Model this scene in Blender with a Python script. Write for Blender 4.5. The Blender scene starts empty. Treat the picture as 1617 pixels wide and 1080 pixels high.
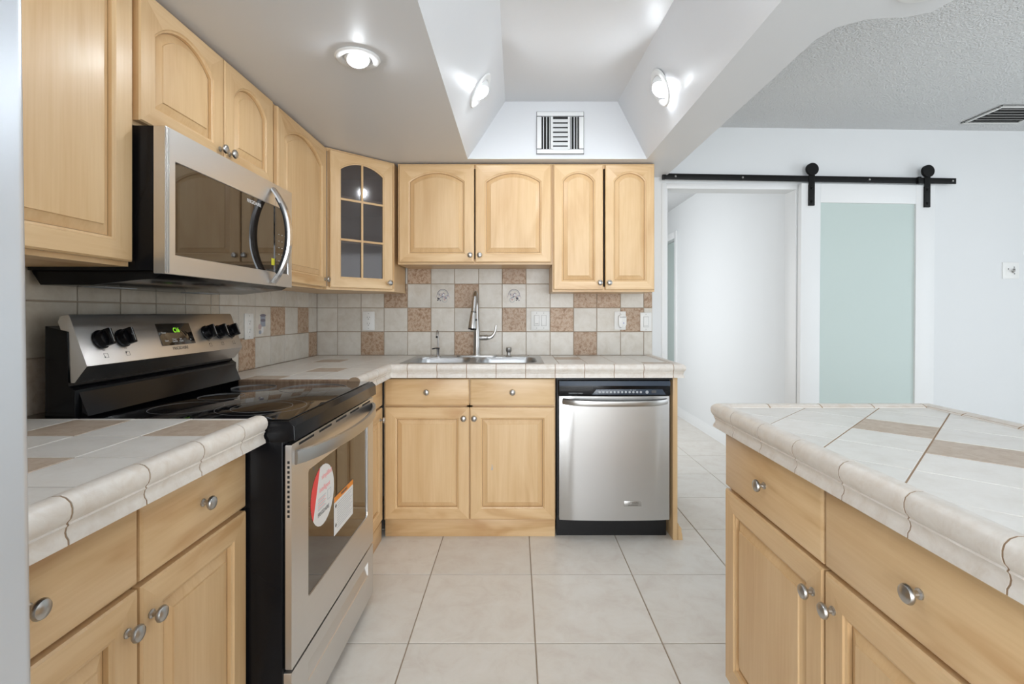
import bpy, bmesh, math, random
from mathutils import Matrix, Vector
random.seed(7)
PI = math.pi
scn = bpy.context.scene
COL = scn.collection
F = 786.0                                   # focal length in pixels of the 1617 px wide frame

# ---------------------------------------------------------------- camera, world, exposure
cd = bpy.data.cameras.new('camera'); cam = bpy.data.objects.new('camera', cd); COL.objects.link(cam)
cam.location = (0, 0, 1.2); cam.rotation_euler = (PI/2, 0, 0)
cd.sensor_width = 36.0; cd.lens = F/1617*36.0
cd.shift_x = -0.0040; cd.shift_y = -0.0284; cd.clip_start = 0.02
scn.camera = cam
scn.view_settings.view_transform = 'Standard'; scn.view_settings.look = 'None'
scn.view_settings.gamma = 1; scn.view_settings.exposure = 0.12
scn.view_settings.use_curve_mapping = False
wd = bpy.data.worlds.new('world'); scn.world = wd; wd.use_nodes = True
wd.node_tree.nodes['Background'].inputs[0].default_value = (0.80, 0.90, 1.0, 1)
wd.node_tree.nodes['Background'].inputs[1].default_value = 1.0

def area(name, loc, rot, sx, sy, power, col):
    l = bpy.data.lights.new(name, 'AREA'); l.shape = 'RECTANGLE'; l.size = sx; l.size_y = sy
    l.energy = power; l.color = col
    o = bpy.data.objects.new(name, l); o.location = loc; o.rotation_euler = rot; COL.objects.link(o)
    return o
# daylight through the glazed openings behind the camera and in the right-hand wall
area('daylight_rear', (0.3, -3.15, 1.15), (PI/2, 0, 0), 3.2, 2.0, 172, (0.93, 0.965, 1.0))
area('daylight_right', (4.45, 0.7, 1.2), (PI/2, 0, PI/2), 3.2, 1.9, 24, (0.90, 0.96, 1.0))
area('hall_area_light', (0.42, 5.0, 1.3), (PI/2, 0, -PI/2), 2.0, 1.8, 26, (0.96, 0.98, 1.0))  # unseen area light inside the hall, beside an unbroken wall
BULB = 300.0

# ---------------------------------------------------------------- materials
def nmat(name):
    m = bpy.data.materials.new(name); m.use_nodes = True
    nt = m.node_tree; return m, nt, nt.nodes['Principled BSDF']
def plain(name, col, rough=0.5, metal=0.0, spec=None, coat=0.0, emit=None, estr=0.0, ior=None):
    m, nt, b = nmat(name)
    b.inputs['Base Color'].default_value = (*col, 1); b.inputs['Roughness'].default_value = rough
    b.inputs['Metallic'].default_value = metal; b.inputs['Coat Weight'].default_value = coat
    if spec is not None: b.inputs['Specular IOR Level'].default_value = spec
    if ior: b.inputs['IOR'].default_value = ior
    if emit: b.inputs['Emission Color'].default_value = (*emit, 1); b.inputs['Emission Strength'].default_value = estr
    # faint procedural unevenness of the gloss
    n = nt.nodes.new('ShaderNodeTexNoise'); n.inputs['Scale'].default_value = 14
    tc = nt.nodes.new('ShaderNodeTexCoord'); nt.links.new(tc.outputs['Object'], n.inputs['Vector'])
    mr = nt.nodes.new('ShaderNodeMapRange'); nt.links.new(n.outputs['Fac'], mr.inputs['Value'])
    mr.inputs['To Min'].default_value = rough*0.92; mr.inputs['To Max'].default_value = min(1, rough*1.08)
    nt.links.new(mr.outputs['Result'], b.inputs['Roughness'])
    return m
def ramp(nt, stops):
    r = nt.nodes.new('ShaderNodeValToRGB'); e = r.color_ramp.elements
    while len(e) < len(stops): e.new(0.5)
    for i, (p, c) in enumerate(stops): e[i].position = p; e[i].color = (*c, 1)
    return r
def wood(name, axis, dark, mid, light, rough=0.38):
    m, nt, b = nmat(name); N = nt.nodes.new; L = nt.links.new
    tc = N('ShaderNodeTexCoord'); oi = N('ShaderNodeObjectInfo'); ad = N('ShaderNodeVectorMath'); ad.operation = 'ADD'
    ml = N('ShaderNodeVectorMath'); ml.operation = 'SCALE'; ml.inputs[3].default_value = 17.0
    cx = N('ShaderNodeCombineXYZ')
    for i in range(3): L(oi.outputs['Random'], cx.inputs[i])
    L(cx.outputs[0], ml.inputs[0]); L(tc.outputs['Object'], ad.inputs[0]); L(ml.outputs[0], ad.inputs[1])
    def noise(sc_long, sc_cross, det, dist):
        mp = N('ShaderNodeMapping'); s = [sc_cross]*3; s[axis] = sc_long
        mp.inputs['Scale'].default_value = s; L(ad.outputs[0], mp.inputs['Vector'])
        n = N('ShaderNodeTexNoise'); n.inputs['Scale'].default_value = 1; n.inputs['Detail'].default_value = det
        n.inputs['Distortion'].default_value = dist; L(mp.outputs[0], n.inputs['Vector']); return n
    n1 = noise(1.2, 6, 3, 2.0); n2 = noise(5, 160, 4, 0.2); n3 = noise(2.0, 38, 3, 0.6)
    r1 = ramp(nt, [(0.33, dark), (0.47, mid), (0.64, light)] if axis == 0 else [(0.05, dark), (0.45, mid), (0.80, light)]); L(n1.outputs['Fac'], r1.inputs['Fac'])
    r2 = ramp(nt, [(0.35, (0.965, 0.945, 0.92)), (0.60, (1, 1, 1))]); L(n2.outputs['Fac'], r2.inputs['Fac'])
    r3 = ramp(nt, [(0.30, (0.965, 0.94, 0.91)), (0.55, (1, 1, 1))]); L(n3.outputs['Fac'], r3.inputs['Fac'])
    m1 = N('ShaderNodeMix'); m1.data_type = 'RGBA'; m1.blend_type = 'MULTIPLY'; m1.inputs[0].default_value = 1
    L(r1.outputs[0], m1.inputs[6]); L(r2.outputs[0], m1.inputs[7])
    m2 = N('ShaderNodeMix'); m2.data_type = 'RGBA'; m2.blend_type = 'MULTIPLY'; m2.inputs[0].default_value = 1
    L(m1.outputs[2], m2.inputs[6]); L(r3.outputs[0], m2.inputs[7])
    L(m2.outputs[2], b.inputs['Base Color'])
    b.inputs['Roughness'].default_value = rough; b.inputs['Coat Weight'].default_value = 0.15; b.inputs['Coat Roughness'].default_value = 0.25
    return m
WD, WM, WL = (0.59, 0.355, 0.165), (0.71, 0.485, 0.255), (0.775, 0.555, 0.315)
M = {}
M['wood_v'] = wood('maple_upright', 2, WD, WM, WL)
M['wood_h'] = wood('maple_lengthwise', 0, WD, WM, WL)
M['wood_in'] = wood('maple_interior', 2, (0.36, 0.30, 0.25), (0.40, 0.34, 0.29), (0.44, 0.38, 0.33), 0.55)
M['groove'] = plain('groove_shade_brown', (0.40, 0.245, 0.115), 0.6)  # crease shade painted as darker brown along the groove bottom
M['gap'] = plain('shadow_gap', (0.10, 0.065, 0.035), 0.8)

def tile(name, cols, scale, rough, bump=0.0, vary=0.06):
    m, nt, b = nmat(name); N = nt.nodes.new; L = nt.links.new
    tc = N('ShaderNodeTexCoord'); g = N('ShaderNodeNewGeometry'); cx = N('ShaderNodeVectorMath'); cx.operation = 'SCALE'
    cb = N('ShaderNodeCombineXYZ')
    for i in range(3): L(g.outputs['Random Per Island'], cb.inputs[i])
    cx.inputs[3].default_value = 31; L(cb.outputs[0], cx.inputs[0])
    ad = N('ShaderNodeVectorMath'); ad.operation = 'ADD'; L(tc.outputs['Object'], ad.inputs[0]); L(cx.outputs[0], ad.inputs[1])
    n = N('ShaderNodeTexNoise'); n.inputs['Scale'].default_value = scale; n.inputs['Detail'].default_value = 7
    n.inputs['Roughness'].default_value = 0.68; n.inputs['Distortion'].default_value = 0.5; L(ad.outputs[0], n.inputs['Vector'])
    st = [(0.28 + 0.44*i/(len(cols)-1), c) for i, c in enumerate(cols)]
    r = ramp(nt, st); L(n.outputs['Fac'], r.inputs['Fac'])
    mr = N('ShaderNodeMapRange'); L(g.outputs['Random Per Island'], mr.inputs['Value'])
    mr.inputs['To Min'].default_value = 1-vary; mr.inputs['To Max'].default_value = 1+vary
    hs = N('ShaderNodeHueSaturation'); L(r.outputs[0], hs.inputs['Color']); L(mr.outputs[0], hs.inputs['Value'])
    L(hs.outputs[0], b.inputs['Base Color']); b.inputs['Roughness'].default_value = rough
    if bump:
        bp = N('ShaderNodeBump'); bp.inputs['Strength'].default_value = bump; bp.inputs['Distance'].default_value = 0.002
        L(n.outputs['Fac'], bp.inputs['Height']); L(bp.outputs[0], b.inputs['Normal'])
    return m
M['tile_floor'] = tile('floor_tile', [(0.66, 0.60, 0.54), (0.73, 0.69, 0.63), (0.77, 0.74, 0.69)], 9, 0.34, 0.12, 0.03)
M['tile_cream'] = tile('cream_tile', [(0.55, 0.50, 0.42), (0.63, 0.59, 0.525), (0.69, 0.66, 0.60)], 14, 0.36, 0.2, 0.06)
M['tile_top'] = tile('worktop_tile', [(0.70, 0.67, 0.62), (0.76, 0.74, 0.70), (0.80, 0.785, 0.75)], 16, 0.33, 0.2, 0.035)
M['tile_trim'] = tile('edge_trim_tile', [(0.66, 0.59, 0.51), (0.74, 0.69, 0.63), (0.80, 0.765, 0.71)], 30, 0.33, 0.2, 0.03)
M['tile_brown'] = tile('brown_stone_tile', [(0.19, 0.095, 0.045), (0.36, 0.225, 0.135), (0.54, 0.41, 0.30), (0.27, 0.155, 0.085)], 58, 0.45, 0.5, 0.08)
M['tile_tan'] = tile('tan_stone_tile', [(0.42, 0.32, 0.23), (0.53, 0.43, 0.34), (0.60, 0.52, 0.43)], 40, 0.42, 0.3, 0.04)
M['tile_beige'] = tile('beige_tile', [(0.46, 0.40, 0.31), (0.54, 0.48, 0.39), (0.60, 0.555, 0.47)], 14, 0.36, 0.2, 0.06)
M['grout'] = plain('grout', (0.40, 0.315, 0.235), 0.9)
M['grout_dark'] = plain('worktop_grout', (0.36, 0.245, 0.155), 0.9)
M['raw_edge'] = tile('raw_edge_board', [(0.16, 0.09, 0.05), (0.30, 0.19, 0.12), (0.42, 0.30, 0.20)], 60, 0.85, 0.5)

def paint(name, col, rough, bscale, bstr, bdist=0.002):
    m, nt, b = nmat(name); N = nt.nodes.new; L = nt.links.new
    tc = N('ShaderNodeTexCoord'); n = N('ShaderNodeTexNoise'); n.inputs['Scale'].default_value = bscale; n.inputs['Detail'].default_value = 3
    L(tc.outputs['Object'], n.inputs['Vector']); bp = N('ShaderNodeBump'); bp.inputs['Strength'].default_value = bstr
    bp.inputs['Distance'].default_value = bdist; L(n.outputs['Fac'], bp.inputs['Height']); L(bp.outputs[0], b.inputs['Normal'])
    b.inputs['Base Color'].default_value = (*col, 1); b.inputs['Roughness'].default_value = rough
    return m
M['wall'] = paint('wall_paint', (0.72, 0.735, 0.74), 0.6, 60, 0.15)
M['soffit'] = paint('satin_ceiling_paint', (0.70, 0.715, 0.735), 0.40, 45, 0.12)
M['popcorn'] = paint('popcorn_ceiling', (0.74, 0.75, 0.755), 0.9, 120, 1.0, 0.015)
M['white'] = plain('white_trim_paint', (0.78, 0.79, 0.79), 0.4)
M['plastic'] = plain('white_plastic', (0.80, 0.80, 0.78), 0.35)
M['plastic_line'] = plain('plastic_seam', (0.45, 0.45, 0.44), 0.5)
M['black'] = plain('black_enamel', (0.006, 0.006, 0.007), 0.18, spec=0.22)
M['black_soft'] = plain('black_plastic', (0.012, 0.012, 0.013), 0.4, spec=0.3)
M['black_iron'] = plain('black_powder_coat', (0.006, 0.006, 0.006), 0.45, spec=0.2)
M['glass_top'] = plain('ceramic_glass', (0.006, 0.006, 0.007), 0.05, ior=1.55)
M['glass_dark'] = plain('tinted_oven_glass', (0.018, 0.014, 0.011), 0.025, ior=1.85)
M['ring'] = plain('burner_ring_print', (0.26, 0.26, 0.26), 0.3)
M['nickel'] = plain('brushed_nickel', (0.47, 0.46, 0.445), 0.30, 1.0)
M['chrome'] = plain('chrome', (0.66, 0.66, 0.67), 0.14, 1.0)
M['red'] = plain('red_mark', (0.70, 0.06, 0.04), 0.5)
M['slate'] = plain('slate_blue_panel', (0.035, 0.05, 0.075), 0.25)
M['print_grey'] = plain('grey_print', (0.42, 0.45, 0.48), 0.5)
M['print_dark'] = plain('dark_print', (0.08, 0.08, 0.08), 0.5)
M['print_white'] = plain('white_print', (0.75, 0.75, 0.75), 0.5)
M['blue'] = plain('blue_print', (0.05, 0.07, 0.50), 0.5)
M['green_led'] = plain('green_led_digits', (0.1, 0.5, 0.03), 0.5, emit=(0.40, 1.0, 0.03), estr=0.7)
M['sticker'] = plain('sticker_paper', (0.78, 0.78, 0.77), 0.5)
M['sticker_red'] = plain('sticker_red', (0.80, 0.06, 0.06), 0.5)
M['sticker_pink'] = plain('sticker_pink_print', (0.80, 0.30, 0.30), 0.5)
M['sticker_orange'] = plain('sticker_orange', (0.85, 0.28, 0.03), 0.5)
M['yellow'] = plain('yellow_tag', (0.80, 0.75, 0.05), 0.5)
M['bulb'] = plain('lit_bulb', (1, 1, 1), 0.5, emit=(0.88, 0.94, 1.0), estr=BULB)
M['motif_a'] = plain('motif_grey_violet', (0.17, 0.16, 0.20), 0.5)
M['motif_b'] = plain('motif_pale_blue', (0.30, 0.33, 0.40), 0.5)
M['motif_c'] = plain('motif_dusty_pink', (0.50, 0.38, 0.37), 0.5)
M['vent_dark'] = plain('duct_dark', (0.02, 0.02, 0.02), 0.9)
M['fridge'] = plain('grey_fridge_steel', (0.66, 0.70, 0.75), 0.35, 0.6)

def steel(name, col, rough, aniso=0.6, rot=0.0):
    m, nt, b = nmat(name); N = nt.nodes.new; L = nt.links.new
    tc = N('ShaderNodeTexCoord'); mp = N('ShaderNodeMapping'); mp.inputs['Scale'].default_value = (3, 3, 420)
    L(tc.outputs['Object'], mp.inputs['Vector']); n = N('ShaderNodeTexNoise'); n.inputs['Scale'].default_value = 1; n.inputs['Detail'].default_value = 2
    L(mp.outputs[0], n.inputs['Vector']); mr = N('ShaderNodeMapRange'); L(n.outputs['Fac'], mr.inputs['Value'])
    mr.inputs['To Min'].default_value = rough*0.8; mr.inputs['To Max'].default_value = rough*1.25; L(mr.outputs[0], b.inputs['Roughness'])
    b.inputs['Base Color'].default_value = (*col, 1); b.inputs['Metallic'].default_value = 1.0
    b.inputs['Anisotropic'].default_value = aniso; b.inputs['Anisotropic Rotation'].default_value = rot
    tg = N('ShaderNodeTangent'); tg.direction_type = 'RADIAL'; tg.axis = 'Z'; L(tg.outputs[0], b.inputs['Tangent'])
    return m
M['steel'] = steel('brushed_steel', (0.70, 0.685, 0.665), 0.34, 0.35)
M['steel_dw'] = steel('dishwasher_steel', (0.57, 0.57, 0.565), 0.34, 0.6)
M['steel_sink'] = plain('sink_steel', (0.50, 0.51, 0.52), 0.34, 1.0)

def pane(name, tint, gloss_col, rough, ior, haze=0.0, haze_col=(0.5, 0.5, 0.55)):
    m = bpy.data.materials.new(name); m.use_nodes = True; nt = m.node_tree; nt.nodes.clear(); N = nt.nodes.new; L = nt.links.new
    out = N('ShaderNodeOutputMaterial'); tr = N('ShaderNodeBsdfTransparent'); tr.inputs[0].default_value = (*tint, 1)
    gl = N('ShaderNodeBsdfGlossy'); gl.inputs[0].default_value = (*gloss_col, 1); gl.inputs['Roughness'].default_value = rough
    fr = N('ShaderNodeFresnel'); fr.inputs['IOR'].default_value = ior
    df = N('ShaderNodeBsdfDiffuse'); df.inputs[0].default_value = (*haze_col, 1)
    mh = N('ShaderNodeMixShader'); mh.inputs[0].default_value = haze; L(tr.outputs[0], mh.inputs[1]); L(df.outputs[0], mh.inputs[2])
    mx = N('ShaderNodeMixShader'); L(fr.outputs[0], mx.inputs[0]); L(mh.outputs[0], mx.inputs[1]); L(gl.outputs[0], mx.inputs[2])
    L(mx.outputs[0], out.inputs[0]); return m
M['pane'] = pane('cabinet_glass', (0.68, 0.65, 0.64), (0.95, 0.94, 0.94), 0.06, 1.5, 0.10, (0.33, 0.29, 0.28))
M['frost'] = plain('frosted_green_glass', (0.60, 0.695, 0.665), 0.35)
_b = M['frost'].node_tree.nodes['Principled BSDF']; _b.inputs['Transmission Weight'].default_value = 0.15

# ---------------------------------------------------------------- mesh helpers
class MB:
    def __init__(s): s.bm = bmesh.new(); s.mats = []
    def mi(s, m):
        m = M[m] if isinstance(m, str) else m
        if m not in s.mats: s.mats.append(m)
        return s.mats.index(m)
    def box(s, x0, x1, y0, y1, z0, z1, mat, bev=0, seg=2):
        i = s.mi(mat); b = s.bm
        v = [b.verts.new((x, y, z)) for x in (x0, x1) for y in (y0, y1) for z in (z0, z1)]
        fs = [b.faces.new([v[k] for k in q]) for q in ((0,1,3,2),(4,6,7,5),(0,4,5,1),(2,3,7,6),(0,2,6,4),(1,5,7,3))]
        for f in fs: f.material_index = i
        if bev:
            es = list({e for f in fs for e in f.edges})
            bmesh.ops.bevel(b, geom=es, offset=bev, segments=seg, profile=0.5, affect='EDGES', clamp_overlap=True)
        return s
    def ring(s, pts): return [s.bm.verts.new(p) for p in pts]
    def skin(s, r0, r1, mat, closed=True):
        i = s.mi(mat); n = len(r0)
        for k in range(n if closed else n-1):
            a, b_, c, d = r0[k], r0[(k+1) % n], r1[(k+1) % n], r1[k]
            try: f = s.bm.faces.new((a, b_, c, d)); f.material_index = i
            except ValueError: pass
    def cap(s, r, mat):
        try: f = s.bm.faces.new(r); f.material_index = s.mi(mat); return f
        except ValueError: pass
    def prism(s, poly, lo, hi, mat, axis='z', bev=0, side=None):
        """extrude a 2-D polygon between lo and hi along an axis"""
        def P(p, h): return {'z': (p[0], p[1], h), 'y': (p[0], h, p[1]), 'x': (h, p[0], p[1])}[axis]
        a = s.ring([P(p, lo) for p in poly]); b = s.ring([P(p, hi) for p in poly])
        fs = [s.cap(a, mat), s.cap(b, mat)]; s.skin(a, b, side or mat)
        if bev:
            es = list({e for f in fs if f for e in f.edges})
            bmesh.ops.bevel(s.bm, geom=es, offset=bev, segments=2, profile=0.5, affect='EDGES', clamp_overlap=True)
        return s
    def sweep(s, pts, prof, mat, up=(0, 0, 1), cap=True, scales=None, closed=False):
        pts = [Vector(p) for p in pts]; up = Vector(up); rings = []
        n = len(pts)
        for k, p in enumerate(pts):
            if closed: t = pts[(k+1) % n]-pts[k-1]
            else: t = pts[min(k+1, n-1)]-pts[max(k-1, 0)]
            t.normalize(); sd = t.cross(up)
            if sd.length < 1e-4: sd = t.cross(Vector((0, 1, 0)))
            sd.normalize(); u = sd.cross(t).normalized(); q = scales[k] if scales else 1
            rings.append(s.ring([p+sd*a*q+u*b*q for a, b in prof]))
        for k in range(n-1): s.skin(rings[k], rings[k+1], mat)
        if closed: s.skin(rings[-1], rings[0], mat)
        elif cap: s.cap(rings[0], mat); s.cap(rings[-1], mat)
        return s
    def tube(s, pts, r, mat, n=12, up=(0, 0, 1), scales=None, closed=False):
        return s.sweep(pts, [(r*math.cos(2*PI*k/n), r*math.sin(2*PI*k/n)) for k in range(n)], mat, up, True, scales, closed)
    def lathe(s, prof, mat, o=(0, 0, 0), axis=(0, 0, 1), n=24):
        """prof: (radius, distance along the axis)"""
        o = Vector(o); ax = Vector(axis).normalized(); u = ax.orthogonal().normalized(); v = ax.cross(u); last = None
        for r, d in prof:
            if r < 1e-6: cur = [s.bm.verts.new(o+ax*d)]
            else: cur = s.ring([o+ax*d+(u*math.cos(2*PI*k/n)+v*math.sin(2*PI*k/n))*r for k in range(n)])
            if last:
                i = s.mi(mat)
                if len(last) == 1 and len(cur) > 1:
                    for k in range(n): s.bm.faces.new((last[0], cur[k], cur[(k+1) % n])).material_index = i
                elif len(cur) == 1 and len(last) > 1:
                    for k in range(n): s.bm.faces.new((last[k], last[(k+1) % n], cur[0])).material_index = i
                elif len(cur) > 1: s.skin(last, cur, mat)
            last = cur
        return s
    def build(s, name, parent=None, mtx=None, sharp=32, **props):
        bmesh.ops.recalc_face_normals(s.bm, faces=s.bm.faces)
        me = bpy.data.meshes.new(name); s.bm.to_mesh(me); s.bm.free()
        for m in s.mats: me.materials.append(m)
        if mtx: me.transform(mtx)
        for p in me.polygons: p.use_smooth = True
        me.set_sharp_from_angle(angle=math.radians(sharp))
        o = bpy.data.objects.new(name, me); COL.objects.link(o)
        if parent: o.parent = parent
        for k, v in props.items(): o[k] = v
        return o
def thing(name, label, cat, loc=(0, 0, 0), rz=0, group=None, ry=0):
    o = bpy.data.objects.new(name, None); COL.objects.link(o); o.empty_display_size = 0.05
    o.location = loc; o.rotation_euler = (0, ry, rz); o['label'] = label; o['category'] = cat
    if group: o['group'] = group
    return o
def text(s, size, mat, name, parent, mtx, ext=0.0003, align='CENTER', label=None, sx=1.0):
    c = bpy.data.curves.new('t', 'FONT'); c.body = s; c.size = size; c.extrude = ext; c.align_x = align; c.align_y = 'CENTER'
    t = bpy.data.objects.new('t', c); COL.objects.link(t)
    bpy.context.view_layer.update()
    me = bpy.data.meshes.new_from_object(t.evaluated_get(bpy.context.evaluated_depsgraph_get()))
    bpy.data.objects.remove(t); bpy.data.curves.remove(c)
    me.transform(mtx @ Matrix.Diagonal((sx, 1, 1, 1))); me.materials.clear(); me.materials.append(M[mat])
    o = bpy.data.objects.new(name, me); COL.objects.link(o); o.parent = parent
    if label: o['label'] = label
    return o
def facing_front(x, y, z):      # text lying in the local x-z plane, read from -y
    return Matrix.Translation((x, y, z)) @ Matrix.Rotation(PI/2, 4, 'X')

# clip, inset and lay tiles -------------------------------------------------------
def clip(poly, a, b, c):
    """keep a*x+b*y<=c"""
    out = []
    for i in range(len(poly)):
        p, q = poly[i], poly[(i+1) % len(poly)]; dp = a*p[0]+b*p[1]-c; dq = a*q[0]+b*q[1]-c
        if dp <= 1e-9: out.append(p)
        if (dp < -1e-9 and dq > 1e-9) or (dp > 1e-9 and dq < -1e-9):
            t = dp/(dp-dq); out.append((p[0]+(q[0]-p[0])*t, p[1]+(q[1]-p[1])*t))
    return out
def cliprect(poly, x0, x1, y0, y1):
    for a, b, c in ((-1, 0, -x0), (1, 0, x1), (0, -1, -y0), (0, 1, y1)):
        poly = clip(poly, a, b, c)
        if len(poly) < 3: return []
    res = []
    for p in poly:
        if not res or (abs(p[0]-res[-1][0])+abs(p[1]-res[-1][1])) > 1e-4: res.append(p)
    if len(res) > 2 and abs(res[0][0]-res[-1][0])+abs(res[0][1]-res[-1][1]) < 1e-4: res.pop()
    return res
def areap(p): return 0.5*sum(p[i][0]*p[(i+1) % len(p)][1]-p[(i+1) % len(p)][0]*p[i][1] for i in range(len(p)))
def inset(poly, d):
    if areap(poly) < 0: poly = poly[::-1]
    n = len(poly); out = []
    for i in range(n):
        p0, p1, p2 = Vector(poly[i-1]), Vector(poly[i]), Vector(poly[(i+1) % n])
        e1 = (p1-p0).normalized(); e2 = (p2-p1).normalized()
        n1 = Vector((-e1.y, e1.x)); n2 = Vector((-e2.y, e2.x)); m = (n1+n2)
        k = m.dot(n1)
        if k < 0.15: return None
        q = p1+m*(d/k); out.append((q.x, q.y))
    if areap(out) < 2e-6: return None
    # an inset that turned inside out is no tile
    for i in range(n):
        a = Vector(poly[(i+1) % n])-Vector(poly[i]); b = Vector(out[(i+1) % n])-Vector(out[i])
        if a.dot(b) < 0: return None
    return out
def lay(mb, poly, mapf, t, mat, grout=0.003, ch=0.0012):
    p = inset(poly, grout/2)
    if not p: return
    q = inset(p, ch)
    if not q: return
    r0 = mb.ring([mapf(u, v, 0) for u, v in p]); r1 = mb.ring([mapf(u, v, t-ch) for u, v in p]); r2 = mb.ring([mapf(u, v, t) for u, v in q])
    mb.skin(r0, r1, mat); mb.skin(r1, r2, mat); mb.cap(r2, mat)
def grid_tiles(us, vs): 
    for i in range(len(us)-1):
        for j in range(len(vs)-1):
            yield i, j, [(us[i], vs[j]), (us[i+1], vs[j]), (us[i+1], vs[j+1]), (us[i], vs[j+1])]

# ---------------------------------------------------------------- the setting
ZS, ZC, XL, YB = 2.088, 2.42, -1.31, 3.26
def struct(mb, name, **k): return mb.build(name, kind='structure', **k)

fb = MB(); fb.box(-1.5, 4.6, -3.4, 9.0, -0.12, -0.004, 'grout')
us = [-0.392+0.462*k for k in range(-3, 12)]; vs = [2.284+0.476*k for k in range(-12, 15)]
for i, j, p in grid_tiles(us, vs):
    q = cliprect(p, -1.31, 4.4, -3.2, 8.9)
    if q: lay(fb, q, lambda u, v, h: (u, v, -0.004+h), 0.004, 'tile_floor', 0.005, 0.001)
struct(fb, 'floor')

b = MB(); b.box(-1.43, XL, -3.3, YB+0.12, 0, 2.5, 'wall'); struct(b, 'wall_left')
b = MB(); b.box(XL, 0.95, YB, YB+0.12, 0, 2.5, 'wall'); struct(b, 'wall_back')
# the wall of the sliding door runs on from the kitchen wall, turned two degrees
WR = Matrix.Translation((0.95, YB, 0)) @ Matrix.Rotation(math.radians(1.9), 4, 'Z')
def w2(u, y, z): return WR @ Vector((u, y, z))
b = MB(); OP0, OP1, OZ = 0.035, 0.905, 2.015
b.box(0, OP0, 0, 0.12, 0, 2.5, 'wall'); b.box(OP0, OP1, 0, 0.12, OZ, 2.5, 'wall'); b.box(OP1, 3.7, 0, 0.12, 0, 2.5, 'wall')
struct(b, 'wall_right_of_kitchen', mtx=WR)
b = MB()      # casing of the opening
b.box(OP0-0.032, OP0, -0.003, 0.0, 0, OZ+0.035, 'white', 0.001); b.box(OP1, OP1+0.04, -0.003, 0.0, 0, OZ+0.035, 'white', 0.001)
b.box(OP0, OP1, -0.003, 0.0, OZ, OZ+0.035, 'white', 0.002)
b.box(OP1-0.008, OP1, 0.0, 0.125, 0, OZ, 'white', 0.002); b.box(OP0, OP0+0.008, 0.0, 0.125, 0, OZ, 'white', 0.002)
struct(b, 'trim_1', mtx=WR)
# right and rear walls with glazed openings
b = MB(); X0 = 4.3
b.box(X0, X0+0.1, -3.3, -1.0, 0, 2.5, 'wall'); b.box(X0, X0+0.1, 2.35, 3.6, 0, 2.5, 'wall')
b.box(X0, X0+0.1, -1.0, 2.35, 0, 0.22, 'wall'); b.box(X0, X0+0.1, -1.0, 2.35, 2.2, 2.5, 'wall'); struct(b, 'wall_right')
b = MB(); Y0 = -3.1
b.box(-1.31, -1.05, Y0, Y0+0.1, 0, 2.5, 'wall'); b.box(3.3, 4.3, Y0, Y0+0.1, 0, 2.5, 'wall')
b.box(-1.05, 3.3, Y0, Y0+0.1, 2.2, 2.5, 'wall'); b.box(-1.05, 3.3, Y0, Y0+0.1, 0, 0.12, 'wall'); struct(b, 'wall_rear')
for nm, args in (('window_1', [(x, x+0.05, Y0+0.02, Y0+0.07, 0.12, 2.2) for x in (-1.05, 0.4, 1.8, 3.25)]+[(-1.0, 3.25, Y0+0.02, Y0+0.07, z, z+0.05) for z in (0.12, 2.15)]),
                 ('window_2', [(X0+0.02, X0+0.07, y, y+0.05, 0.22, 2.2) for y in (-1.0, 0.65, 2.3)]+[(X0+0.02, X0+0.07, -0.95, 2.3, z, z+0.05) for z in (0.22, 2.15)])):
    b = MB()
    for a in args: b.box(*a, 'white')
    struct(b, nm)

# hall beyond the opening
HX = 1.9; b = MB()
b.box(HX, HX+0.1, 3.42, 5.93, 0, 2.46, 'wall'); b.box(HX, HX+0.1, 5.93, 6.78, 2.09, 2.46, 'wall'); b.box(HX, HX+0.1, 6.78, 8.6, 0, 2.46, 'wall')
struct(b, 'wall_hall_right')
b = MB(); b.box(0.3, 0.4, YB+0.12, 8.6, 0, 2.46, 'wall'); struct(b, 'wall_hall_left')
b = MB(); b.box(0.3, HX+0.1, 8.5, 8.6, 0, 2.46, 'wall'); struct(b, 'wall_hall_end')
b = MB(); b.box(0.3, HX+0.1, YB+0.125, 8.6, 2.46, 2.5, 'popcorn'); struct(b, 'ceiling_hall')
b = MB(); b.prism([(0, 0), (-0.014, 0), (-0.014, 0.07), (-0.009, 0.085), (-0.004, 0.10), (0, 0.10)], 3.43, 5.85, 'white', 'y')
struct(b, 'baseboard_hall', mtx=Matrix.Translation((HX, 0, 0)))
b = MB()
b.box(HX-0.018, HX, 5.85, 5.93, 0, 2.17, 'white', 0.003); b.box(HX-0.018, HX, 6.78, 6.86, 0, 2.17, 'white', 0.003); b.box(HX-0.018, HX, 5.93, 6.78, 2.09, 2.17, 'white', 0.003)
struct(b, 'trim_2')
b = MB(); b.box(HX+0.06, HX+0.095, 5.94, 6.77, 0.01, 2.085, 'frost', 0.003); struct(b, 'door_2')
b = MB()
b.prism([(0, 0), (-0.014, 0), (-0.014, 0.07), (-0.009, 0.085), (-0.004, 0.10), (0, 0.10)], OP1+0.045, 3.3, 'white', 'x')
struct(b, 'baseboard_right', mtx=WR)

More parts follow.
